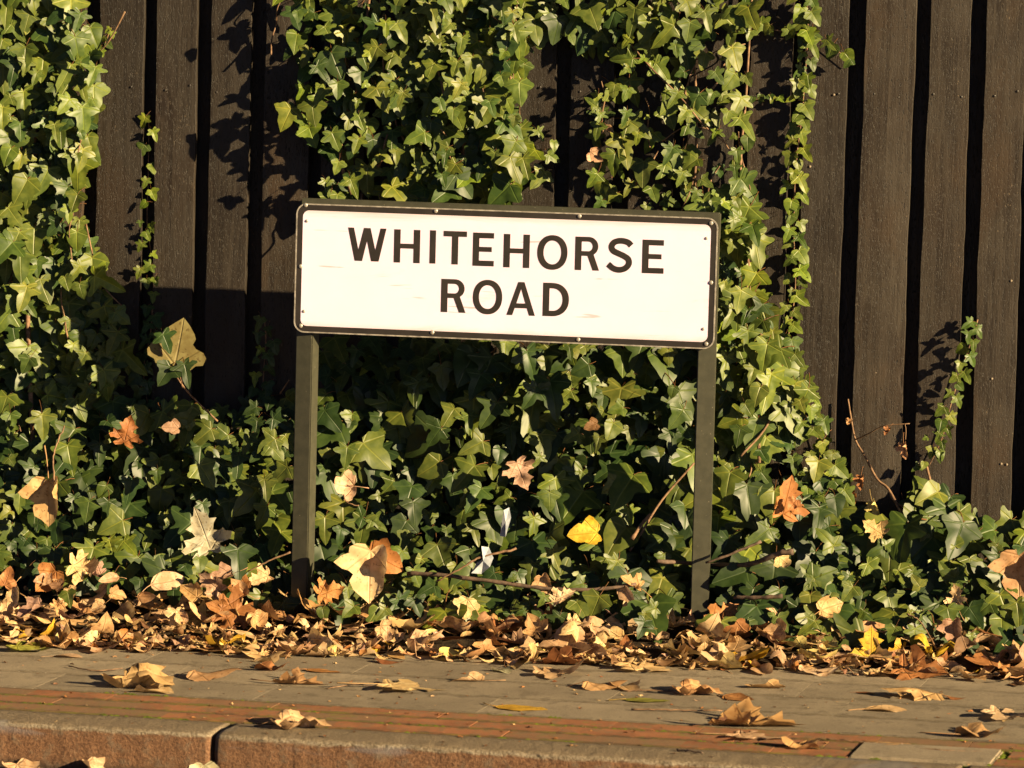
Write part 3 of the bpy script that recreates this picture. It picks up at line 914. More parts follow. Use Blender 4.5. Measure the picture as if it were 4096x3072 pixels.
# ---- centre curtain
v = Vine(900, .40, "broad ivy curtain hanging on the fence directly above the sign's left half")
polyB1 = [(860, -30), (1180, -30), (1205, 30), (1135, 110), (1135, 180), (1105, 240), (1130, 290), (1130, 360), (1090, 440), (900, 445), (870, 330), (860, 230), (890, 150), (850, 60)]
fill(v, polyB1, 235, 25, (44, 70), lambda x, y, b: place_curtain(x, y, b, .13), .22, .32, .28, .48, back_n=200, depth=.06)
polyB2 = [(600, -30), (860, -30), (860, 430), (700, 440), (690, 330), (640, 290), (650, 180), (640, 60)]
fill(v, polyB2, 66, 36, (40, 68), lambda x, y, b: place_curtain(x, y, b, .12), .25, .28, .34, .55, back_n=70, depth=.06, kindp=(.1, .3))
polyB3 = [(1130, 250), (1215, 330), (1190, 380), (1100, 430), (1090, 330)]
fill(v, polyB3, 14, 26, (34, 54), lambda x, y, b: place_curtain(x, y, b, .09))
hero(v, [(320, 850, 240, 1040), (370, 90, 385, 200), (685, 645, 690, 790), (640, 1035, 720, 1190), (850, 900, 900, 1020), (785, 1400, 850, 1545), (1060, 170, 1080, 290, 1), (930, 400, 980, 500, 1), (890, 650, 950, 680, 1), (1200, 720, 1160, 840), (850, 1080, 820, 1210), (840, 780, 830, 850), (1570, 180, 1500, 265), (1660, 290, 1640, 440), (1620, 480, 1590, 600), (1650, 650, 1600, 780), (1480, 770, 1520, 890), (1590, 850, 1580, 980), (1960, 590, 2010, 710), (1870, 790, 1910, 920), (2060, 200, 2100, 330), (2070, 910, 2060, 1000), (1530, 1190, 1520, 1310), (1330, 1290, 1310, 1410), (1500, 1360, 1530, 1470), (1910, 1190, 1900, 1310), (1990, 400, 1950, 475, 1)], 1000, 0, .5124, lambda x, y, b: place_curtain(x, y, b, .14))
v.runners(polyB1, 9, lambda x, y, b: place_curtain(x, y, b, .12))
v.runners(polyB2, 10, lambda x, y, b: place_curtain(x, y, b, .09))
v.stem([at(800, -20, .42), at(770, 200, .42), at(735, 330, .40), at(760, 420, .40)], .004, .005)
v.stem([at(1000, -20, .42), at(1010, 200, .42), at(990, 430, .42)], .004, .005)
v.stem([at(880, 20, .38), at(860, 150, .37), at(850, 185, .36)], .0018, .0013)
v.build()

# ---- right curtain
v = Vine(1500, .40, "open ivy curtain with a red diagonal vine, above and beside the sign's right end")
polyC0 = [(1180, -30), (1620, -30), (1620, 70), (1540, 60), (1380, 90), (1250, 110), (1200, 60)]
fill(v, polyC0, 46, 27, (36, 66), lambda x, y, b: place_curtain(x, y, b, .10), back_n=30)
polyC1 = [(1300, 80), (1600, 60), (1630, 440), (1600, 480), (1300, 450), (1285, 300), (1290, 180)]
fill(v, polyC1, 52, 35, (38, 70), lambda x, y, b: place_curtain(x, y, b, .08), .22, .28, .34, .7, back_n=14, depth=.05)
polyC2 = [(1555, 440), (1620, 440), (1640, 560), (1650, 680), (1690, 760), (1700, 900), (1650, 1000), (1640, 1100), (1545, 1110)]
fill(v, polyC2, 80, 29, (46, 86), lambda x, y, b: place_curtain(x, y, b, .14), .25, .3, .36, .55, back_n=110, kindp=(.14, .08))
hero(v, [(1165, 165, 1105, 370), (995, 530, 930, 590), (900, 660, 880, 790), (760, 835, 660, 770), (770, 970, 740, 1100), (900, 1195, 880, 1380), (990, 870, 960, 985), (1000, 690, 960, 800), (1390, 720, 1330, 850), (1660, 245, 1540, 300), (1810, 370, 1880, 560), (1665, 720, 1620, 830), (1785, 870, 1750, 990), (1850, 1170, 1870, 1290), (1830, 1300, 1860, 1400), (1430, 1340, 1400, 1460), (760, 1355, 700, 1480), (800, 1565, 730, 1640), (1150, 1600, 1140, 1700), (1540, 1490, 1510, 1580), (1670, 1570, 1680, 1660), (1850, 1540, 1900, 1640), (1130, 450, 1080, 500, 1), (1180, 480, 1190, 525, 1), (1370, 350, 1390, 450), (1840, 230, 1800, 190), (1960, 240, 1930, 330), (1920, 590, 1970, 680), (1440, 560, 1360, 600), (1420, 910, 1420, 980), (1690, 1020, 1660, 1085, 1), (1620, 930, 1600, 970, 1), (1080, 1040, 1060, 1140, 1), (1160, 910, 1120, 930, 1), (1350, 1150, 1300, 1290), (1840, 1060, 1790, 1090), (1460, 860, 1390, 960), (1560, 60, 1500, 90), (1300, 30, 1240, 90)], 2000, 0, .5124, lambda x, y, b: place_curtain(x, y, b, .10))
hero(v, [(80, 90, 120, 170), (60, 230, 70, 320), (60, 410, 20, 490), (40, 620, 30, 710), (120, 760, 100, 940), (170, 1060, 230, 1330), (220, 1330, 180, 1460), (140, 20, 110, 60)], 2900, 750, .5407, lambda x, y, b: place_curtain(x, y, b, .15))
v.runners(polyC1, 12, lambda x, y, b: place_curtain(x, y, b, .07))
v.runners(polyC2, 6, lambda x, y, b: place_curtain(x, y, b, .12))
v.stem([(*at(1345, 75, .40),), at(1405, 145, .37), at(1470, 210, .36), at(1520, 270, .36), at(1570, 312, .37)], .0028, .002)
v.stem([at(1430, 305, .38), at(1480, 275, .37), at(1545, 285, .37), at(1580, 330, .38)], .0018, .0015)
v.stem([at(1515, 130, .40), at(1560, 105, .39), at(1610, 95, .39)], .002, .0015)
v.stem([at(1625, -20, .42), at(1612, 200, .41), at(1600, 400, .40), at(1630, 700, .38), at(1640, 1000, .3)], .003, .005)
v.stem([at(1498, 100, .43), at(1505, 250, .42), at(1500, 420, .42)], .003, .004)
v.stem([at(1680, 870, .33), at(1650, 930, .30), at(1600, 985, .27)], .0028, .0035)
v.build()
v = Vine(1640, .44, "slender pale ivy shoot standing up beside the sign's right edge")
strand(v, [(1632, 455), (1625, 500), (1618, 560), (1622, 610)], 10, (16, 30), .42, 1, alt=8, young=.9)
v.build()
# ---- long strand in the gap right of the sign
v = Vine(1720, .44, "long single ivy strand climbing the plank gap well right of the sign")
strand(v, [(1742, -20), (1745, 60), (1740, 150), (1732, 250), (1722, 330), (1716, 420), (1715, 520), (1718, 620), (1708, 700), (1700, 760), (1735, 830), (1748, 880), (1770, 960), (1795, 1030), (1800, 1090)], 70, (26, 46), .425, 0, alt=14, young=.25)
strand(v, [(1615, 50), (1690, 68), (1742, 75), (1795, 100), (1845, 140)], 11, (26, 44), .42, 0, alt=6, young=.2)
strand(v, [(1620, 217), (1655, 212), (1690, 216)], 6, (18, 26), .43, 0, alt=8, young=.3)
fill(v, [(1680, 840), (1740, 840), (1790, 930), (1830, 1030), (1830, 1110), (1700, 1120), (1690, 980)], 34, 26, (34, 58), lambda x, y, b: place_curtain(x, y, b, .13), back_n=24)
v.build()
# ---- small strand, far right
v = Vine(2040, .44, "small ivy strand with tiny leaves climbing beside the rightmost planks")
strand(v, [(2112, 690), (2100, 730), (2080, 790), (2055, 870), (2040, 930), (2025, 970), (2005, 1010)], 21, (22, 36), .425, 0, alt=12, young=.1)
v.stem([at(2000, 1000, .42), at(2012, 1050, .39), at(2020, 1085, .36), at(2036, 1150, .30)], .0035, .005)
hero(v, [(1340, 670, 1280, 715), (1310, 880, 1245, 870), (1490, 560, 1520, 650), (1400, 460, 1360, 480)], 2950, 1500, .5426, lambda x, y, b: at(x, y, .41))
v.build()

# ---- ivy bed: older, darker leaves
DULL[0] = .82
def bed(x, label, poly, n, dmin, size, back_n, heroes=(), extra=None, up=.45):
    v = Vine(x, .1, label)
    fill(v, poly, n, dmin, size, place_bed, up, .24, .32, .52, back_n=back_n, depth=.09, kindp=(.03, .42))
    for args in heroes: hero(v, *args)
    return v
v = bed(300, "low ivy bed at the fence foot, left of the left signpost",
    [(-60, 960), (120, 960), (250, 860), (330, 890), (420, 890), (520, 895), (560, 860), (628, 870), (622, 1330), (520, 1290), (400, 1275), (200, 1262), (-60, 1245)], 300, 29, (42, 84), 360,
    [([(1420, 330, 1260, 310), (1560, 400, 1400, 530), (2030, 470, 1890, 570), (1760, 590, 1770, 780), (2000, 520, 2100, 640), (1950, 770, 1990, 950), (1690, 930, 1700, 1110), (1970, 970, 1900, 1150), (1730, 1160, 1800, 1280), (1330, 750, 1220, 860), (1400, 1180, 1380, 1340), (1470, 1350, 1480, 1480), (1480, 1500, 1440, 1640), (1160, 700, 1170, 810), (660, 930, 640, 1100), (150, 850, 150, 1030), (500, 1600, 540, 1720), (2110, 1560, 2090, 1700), (100, 450, 70, 550), (310, 290, 350, 480)], 0, 1500, .5425, place_bed)])
v.stem([at(330, 740, .14), at(352, 765, .13), at(400, 840, .20), at(470, 910, .24)], .0018, .0028)
for x_, y_, L_, a_ in ((352, 722, 44, .5), (368, 792, 52, -.5), (398, 786, 50, .35)):
    v.leaf(at(x_, y_, .108), (.2, -1, .25), (math.sin(a_), -.1, -math.cos(a_)), L_ / PXM * 1.1, 2)
v.stem([at(605, 850, .33), at(625, 820, .30)], .002, .002)
v.build()
v = bed(980, "thick ivy bed under the sign between the two signposts",
    [(690, 745), (1000, 745), (1500, 765), (1500, 1360), (1300, 1360), (1000, 1340), (800, 1330), (688, 1330)], 300, 33, (46, 96), 400,
    [([(1965, 575, 1840, 820), (2080, 790, 2130, 1010), (1840, 920, 1620, 1045), (1460, 1100, 1205, 1280), (1750, 1360, 1640, 1510), (2080, 1410, 1930, 1470), (780, 1590, 600, 1600), (1470, 250, 1520, 480, 2), (1270, 400, 1265, 620, 2), (1820, 330, 1730, 570, 2), (1470, 800, 1340, 980, 2), (680, 740, 650, 840, 2), (640, 970, 630, 1170), (920, 1400, 820, 1420)], 1100, 1350, .4521, place_bed),
     ([(240, 120, 360, 410, 2), (610, 70, 650, 200), (810, 380, 820, 530), (1180, 320, 1110, 350), (1490, 110, 1490, 260), (1540, 440, 1510, 570), (630, 470, 500, 600), (810, 590, 800, 690), (330, 460, 200, 640, 2), (330, 460, 470, 640, 2), (1090, 620, 950, 680), (1400, 660, 1380, 730), (1620, 640, 1500, 830), (700, 850, 550, 930), (880, 880, 850, 1020), (1040, 1280, 900, 1390), (360, 1050, 290, 1160), (440, 1370, 440, 1550), (1600, 1300, 1490, 1530), (1570, 1180, 1600, 1290)], 2000, 1350, .4521, place_bed),
     ([(1040, 540, 930, 730), (880, 850, 800, 1080), (740, 740, 600, 790), (1290, 1010, 1250, 1130), (1380, 960, 1240, 1000), (140, 700, 60, 720), (1540, 950, 1500, 1120), (1450, 480, 1440, 620), (1310, 520, 1370, 500), (220, 980, 150, 1000), (400, 850, 340, 950)], 2000, 2000, .4521, place_bed),
     ([(790, 170, 770, 480), (860, 170, 1000, 260), (700, 940, 600, 1060), (980, 960, 890, 1070), (1400, 850, 1350, 900), (1830, 780, 1770, 850), (420, 960, 450, 1100), (100, 880, 30, 1000)], 1100, 2000, .4521, place_bed)])
v.stem([at(1500, 1000, .2), at(1430, 1080, .18), at(1380, 1160, .14), at(1360, 1190, .12)], .003, .004)
v.build()
v = bed(1900, "ivy bed with broad leaves at the fence foot, right of the right signpost",
    [(1545, 1060), (1700, 1060), (1790, 1050), (1830, 1120), (1960, 1145), (2000, 1080), (2060, 1080), (2100, 1140), (2270, 1140), (2270, 1400), (1900, 1400), (1700, 1390), (1540, 1360)], 170, 38, (58, 104), 240,
    [([(2040, 1190, 1990, 1470), (2130, 800, 2100, 980), (1990, 490, 1960, 600)], 2000, 1350, .4521, place_bed),
     ([(710, 1260, 590, 1120), (560, 1480, 450, 1400), (560, 1500, 740, 1420), (830, 1480, 770, 1560), (1080, 1270, 950, 1330), (1090, 1260, 1170, 1200), (1610, 1260, 1600, 1110), (1560, 1490, 1480, 1380), (1570, 1500, 1690, 1440), (1900, 1240, 2040, 1280), (1910, 1260, 1880, 1360), (1390, 1170, 1350, 1230), (1290, 1450, 1330, 1560), (1600, 1560, 1620, 1640)], 2950, 1500, .5426, place_bed),
     ([(590, 210, 480, 120), (570, 220, 760, 140), (580, 220, 500, 320), (880, 280, 800, 400), (960, 460, 940, 560), (290, 500, 240, 610), (310, 510, 390, 620), (590, 540, 490, 650), (1390, 280, 1320, 190), (1650, 210, 1540, 150), (1670, 200, 1720, 100), (1600, 440, 1640, 620), (1680, 280, 1620, 300), (1950, 310, 1830, 230), (2000, 340, 2080, 550), (1200, 590, 1160, 710), (1350, 600, 1350, 740), (1780, 640, 1770, 720), (1320, 480, 1240, 510)], 2950, 2200, .5257, place_bed)], up=.5)
v.stem([at(2085, 1260, .0), at(2072, 1290, -.03), at(2050, 1330, -.06)], .0018, .0022)
v.build()

# ================================================================== dry branch on the fence
p0 = at(1940, 1140, .30)
dry = empty("dry_branch", tuple(p0), "dead leafless vine branch with shrivelled brown leaves against the right-hand planks", "branch")
def dstem(pts, r0, r1):
    pts = spline([Vector(p) for p in pts], 6); n = len(pts)
    V, F = tube(pts, [r0 + (r1 - r0) * i / (n - 1) for i in range(n)], 6)
    return obj("stem", mesh_from("dry_stem", V, F, M_STEM, True), dry)
dstem([at(1955, 1125, .30), at(1940, 1095, .32), at(1918, 1055, .35), at(1895, 1035, .37), at(1868, 985, .39), at(1848, 950, .41), at(1838, 900, .42), at(1832, 862, .425)], .0045, .002)
dstem([at(1848, 950, .41), at(1880, 935, .38), at(1910, 920, .36), at(1965, 915, .35)], .0022, .0015)
dstem([at(1955, 915, .35), at(1957, 930, .35), at(1956, 950, .345)], .0012, .001)
dstem([at(1918, 1055, .35), at(1930, 1080, .33), at(1955, 1100, .31), at(1968, 1130, .29)], .002, .0015)
dstem([at(1790, 1055, .33), at(1815, 1065, .33), at(1825, 1085, .31)], .0018, .0015)

# ================================================================== fallen leaves
DRY_HALF = {
    'maple': [(0, 0), (.06, .09), (.18, .13), (.30, .16), (.40, .09), (.30, .00), (.27, -.07), (.42, -.09), (.52, -.07), (.64, -.20), (.50, -.27), (.48, -.38), (.33, -.36), (.20, -.42), (.26, -.53), (.36, -.62), (.22, -.68), (.19, -.80), (.09, -.86), (0, -1.0)],
    'syc': [(0, 0), (.10, .10), (.25, .12), (.36, .05), (.42, -.05), (.52, -.08), (.60, -.22), (.50, -.34), (.38, -.38), (.30, -.44), (.33, -.56), (.27, -.70), (.15, -.82), (0, -.95)],
    'oval': [(0, 0), (.10, -.03), (.20, -.12), (.27, -.25), (.30, -.40), (.27, -.55), (.21, -.70), (.12, -.84), (0, -1.0)],
}
def dry_mesh(shape, mode, seed, stalk=.7, amt=1.0):
    r = np.random.default_rng(seed)
    half = DRY_HALF[shape]
    L = [(x * r.uniform(.9, 1.1), y + r.normal(0, .012)) for x, y in half]
    L[0], L[-1] = half[0], half[-1]
    Rr = [(-x * r.uniform(.9, 1.1), y + r.normal(0, .012)) for x, y in half][1:-1]
    loop = L + Rr[::-1]
    hub = (0, -.30)
    n = len(loop)
    V, LP, F = [(0, hub[1])], [], []
    for t in (.38, .72, 1.0):
        V += [(hub[0] + (x - hub[0]) * t, hub[1] + (y - hub[1]) * t) for x, y in loop]
    for i in range(n):
        j = (i + 1) % n
        F.append((0, 1 + j, 1 + i))
        for q in (0, 1):
            F.append((1 + q * n + i, 1 + q * n + j, 1 + (q + 1) * n + j, 1 + (q + 1) * n + i))
    ph = r.uniform(0, 6.28, 6)
    out = []
    for (x, y) in V:
        LP.append((x, y, 0))
        rr = math.hypot(x, y + .4)
        z = .030 * math.sin(8 * x + ph[0]) * math.cos(7 * y + ph[1]) + .02 * math.sin(15 * x + 11 * y + ph[2]) * rr * 2
        if mode == 'roll':
            k = 2.6 * amt; a = k * x
            X = math.sin(a) / k; Z = (1 - math.cos(a)) / k
            out.append((X, y, Z + z - .12 * (y + .5) ** 2))
        elif mode == 'rollx':
            k = 2.3 * amt; a = k * (y + .25)
            out.append((x, math.sin(a) / k, (1 - math.cos(a)) / k + z))
        elif mode == 'cup': out.append((x * .93, y * .95, .75 * amt * rr ** 2 + z * 1.6))
        elif mode == 'tent': out.append((x * .86, y, -.46 * amt * abs(x) + .08 * math.sin(4 * y + ph[3]) + z))
        elif mode == 'crumple':
            z2 = .14 * amt * math.sin(6.5 * x + ph[3]) * math.sin(5.5 * y + ph[4]) + .09 * amt * math.sin(9 * y + 4 * x + ph[5])
            out.append((x * .84, y * .88, z2 + z + .30 * rr * rr))
        elif mode == 'curl':                     # one side rolled over
            k = 4.2 * amt; xo = max(0, x + .05)
            a = k * xo
            out.append((min(x, -.05) + math.sin(a) / k, y, (1 - math.cos(a)) / k + z + .12 * (y + .4) ** 2))
        else: out.append((x, y, z * .7 + .10 * rr * rr))
    V = out
    if stalk > 0:
        c = r.uniform(-.25, .25)
        z0 = V[1 + 2 * n][2]; zm = min(q[2] for q in V) + .02; zz = zm - z0
        pv, pf = tube([(0, -.02, z0), (c * .3, stalk * .35, z0 + zz * .4), (c * .7, stalk * .7, z0 + zz), (c * 1.3, stalk, z0 + zz)], [.014, .012, .012, .020], 4, True)
        o = len(V); V = V + pv; LP += [(0, 0, 1)] * len(pv)
        F += [tuple(q + o for q in f) for f in pf]
    me = mesh_from("fallen_leaf", V, F, M_DRY, True)
    set_attrs(me, LP)
    return me
PAL = {'cream': (.70, .50, .28), 'tan': (.52, .31, .145), 'pale': (.62, .42, .22), 'orange': (.44, .20, .07), 'rust': (.30, .125, .045), 'brown': (.20, .105, .055),
       'yellow': (.62, .40, .035), 'ochre': (.74, .60, .24), 'green': (.30, .30, .05), 'white': (.46, .45, .30), 'ochre_shade': (.23, .205, .07), 'pink': (.48, .30, .20)}  # the darkest ochre has part shade put into its colour
def dcol(c, j=.12):
    b = np.array(PAL[c]) * random.uniform(1 - j, 1 + j)
    return (b[0], b[1] * random.uniform(.94, 1.06), b[2] * random.uniform(.85, 1.15), 1)
DRY = {(s, m): [dry_mesh(s, m, 500 + i * 40 + j * 7 + q, (.75, .0)[q % 2] if s != 'oval' else .3, (1.0, .75, 1.3)[q % 3]) for q in range(2)]
       for i, s in enumerate(('maple', 'syc', 'oval')) for j, m in enumerate(('roll', 'rollx', 'cup', 'tent', 'crumple', 'curl', 'flat'))}
def lying(me, pos, yaw, s, tilt=0.0, lift=0.0, flat=1.0):
    """matrix that rests a leaf on the ground at pos"""
    R = Matrix.Rotation(yaw, 4, 'Z') @ Matrix.Rotation(tilt, 4, Vector((random.uniform(-1, 1), random.uniform(-1, 1), 0)).normalized()) @ Matrix.Diagonal((1, 1, flat, 1))
    if me.name not in CACHE: CACHE[me.name] = mesh_arrays(me)
    vv = CACHE[me.name][0] @ np.array(R)[:3, :3].T * s
    # centre of the blade over pos
    blade = CACHE[me.name][2][:, 2] < .5
    z0 = np.percentile(vv[blade, 2], 14)
    c = vv[blade].mean(0)
    return Matrix.Translation((pos[0] - c[0], pos[1] - c[1], pos[2] - z0 + lift)) @ R @ Matrix.Scale(s, 4)
def fallen(me, M, col, label, group=None, parent=None):
    o = obj("fallen_leaf", me, parent, M=M)
    o.color = col
    if parent is None: tag(o, label, "leaf", group)
    return o

# ---- leaves lying on the paving: (x, y, width px, shape, form, colour, yaw deg, label)
G = "loose leaves on the paving"
PAVE = [
    (300, 1486, 150, 'maple', 'crumple', 'pale', 60, "large tan leaf with long stalk flat on the grey paving, below the left ivy"),
    (330, 1496, 74, 'syc', 'roll', 'cream', 70, "small cream leaf lying against the front of a larger tan leaf on the left paving"),
    (450, 1466, 92, 'syc', 'tent', 'tan', 95, "arched tan leaf alone on the grey paving left of the left signpost"),
    (574, 1424, 118, 'maple', 'crumple', 'pale', 20, "big crinkled pale leaf at the litter's front edge just left of the left signpost"),
    (580, 1448, 72, 'syc', 'crumple', 'orange', 100, "small orange leaf on the paving under a big crinkled pale leaf"),
    (640, 1478, 92, 'maple', 'roll', 'tan', 85, "tightly curled brown leaf with a raised tip on the paving below the left signpost"),
    (690, 1452, 62, 'oval', 'flat', 'orange', 80, "flat narrow orange leaf behind the tightly curled leaf on the paving"),
    (732, 1417, 40, 'oval', 'curl', 'ochre', 90, "tiny ochre leaf alone on the paving right of the left signpost's foot"),
    (836, 1434, 54, 'oval', 'tent', 'rust', 75, "small brown arched leaf on the paving below the hanging cream leaf"),
    (884, 1488, 128, 'maple', 'flat', 'cream', 95, "flat cream leaf with long pale stalk on the paving below the sign's left half"),
    (1018, 1474, 62, 'syc', 'curl', 'cream', -80, "small two-toned leaf with pale stalk to its right, paving below the sign"),
    (1085, 1452, 42, 'syc', 'roll', 'white', 40, "whitish square-looking leaf scrap on the paving near the litter below the sign"),
    (1200, 1458, 108, 'maple', 'rollx', 'pale', 100, "wavy tan leaf near the litter edge below the sign's right half"),
    (1115, 1532, 84, 'oval', 'flat', 'yellow', 85, "bright yellow narrow leaf lying near the brick edging below the sign"),
    (1296, 1488, 80, 'syc', 'tent', 'tan', 100, "tan arched leaf left of a pair on the paving below the right signpost"),
    (1352, 1489, 64, 'syc', 'roll', 'pale', 30, "pale rolled leaf right of a pair on the paving below the right signpost"),
    (1500, 1502, 92, 'maple', 'crumple', 'tan', 80, "crumpled tan leaf with stalk on the paving under the right signpost"),
    (1588, 1512, 60, 'oval', 'curl', 'orange', 60, "small curled orange leaf on the paving right of the right signpost"),
    (1388, 1516, 74, 'oval', 'flat', 'green', 85, "thin yellow-green leaf flat on the paving under the right signpost"),
    (1618, 1568, 150, 'maple', 'roll', 'tan', 84, "large rolled tan leaf with long reddish stalk near the brick edging"),
    (1590, 1566, 80, 'syc', 'crumple', 'brown', 110, "brown crumpled leaf tucked against the large rolled tan leaf"),
    (1630, 1594, 98, 'maple', 'flat', 'cream', 80, "thin ragged cream leaf at the brick edging in front of the large rolled leaf"),
    (1735, 1616, 80, 'syc', 'crumple', 'tan', 30, "crumpled tan leaf standing on the red brick edging"),
    (1985, 1508, 104, 'maple', 'tent', 'pale', -85, "pale leaf with curled tip and stalk to its right on the right paving"),
    (1906, 1536, 74, 'oval', 'roll', 'cream', 88, "plain cream oval leaf alone on the right paving"),
    (2185, 1550, 118, 'maple', 'rollx', 'cream', 80, "large cream leaf cut by the right edge of the picture on the paving"),
    (2108, 1590, 96, 'syc', 'crumple', 'tan', 85, "tan leaf with long stalk to its left near the brick edging at right"),
    (1662, 1488, 72, 'syc', 'curl', 'pale', -80, "pale leaf beside a tiny sprig on the paving right of the right signpost"),
    (640, 1574, 104, 'maple', 'crumple', 'pale', 90, "tan and orange leaf lying across the brick edging and kerb"),
    (140, 1421, 54, 'oval', 'roll', 'cream', 80, "folded cream leaf alone on the paving at far left"),
    (58, 1407, 90, 'syc', 'cup', 'green', 70, "yellow-green leaf at the litter's edge at far left"),
    (1868, 1500, 34, 'oval', 'flat', 'rust', 60, "tiny rust leaf fragment on a paving joint at right"),
    (2060, 1512, 34, 'oval', 'tent', 'rust', 85, "tiny orange fragment on the paving between the cream oval and the right edge"),
    (2196, 1482, 44, 'oval', 'curl', 'brown', 20, "small dark leaf with twisted stalk at the right edge of the paving"),
    (1920, 1610, 60, 'oval', 'flat', 'tan', 84, "thin dry sliver lying along the brick edging at right"),
]
for (x, y, w, sh, fm, c, yaw, lab) in PAVE:
    me = random.choice(DRY[(sh, fm)])
    if "stalk" in lab: me = DRY[(sh, fm)][0]
    p = on_ground(x, y - 2)
    s = w / 777.0 / (1.0 if sh != 'oval' else .85) * 1.08
    fallen(me, lying(me, p, rad(yaw + 180 if False else yaw), s, random.uniform(0, .06), .0012, .66), dcol(c, .06), lab, G)
# leaves in the gutter at the foot of the kerb
for (x, w, sh, fm, c, yaw, lab) in ((20, 90, 'syc', 'cup', 'pale', 50, "tan leaf in the gutter at the bottom left corner"),
                                (80, 40, 'oval', 'tent', 'ochre', 80, "small twisted ochre leaf against the kerb at bottom left"),
                                (195, 64, 'syc', 'roll', 'cream', 70, "folded tan leaf in the gutter left of the kerb joint"),
                                (455, 66, 'syc', 'cup', 'white', 20, "pale greenish white leaf standing in the gutter below the kerb joint")):
    me = DRY[(sh, fm)][1]
    u, _ = to_uv(on_ground(x, 1560)); q = PO + PU * (u + .05) + PV * -.045 + PN * -.112
    s = w / 777.0 * .9
    M = lying(me, q, rad(yaw), s, 0.0, .001)
    if lab.startswith(("pale", "folded")): M = Matrix.Translation((0, 0, .03)) @ M @ Matrix.Rotation(rad(38), 4, 'X')
    fallen(me, M, dcol(c, .05), lab, "leaves in the gutter")

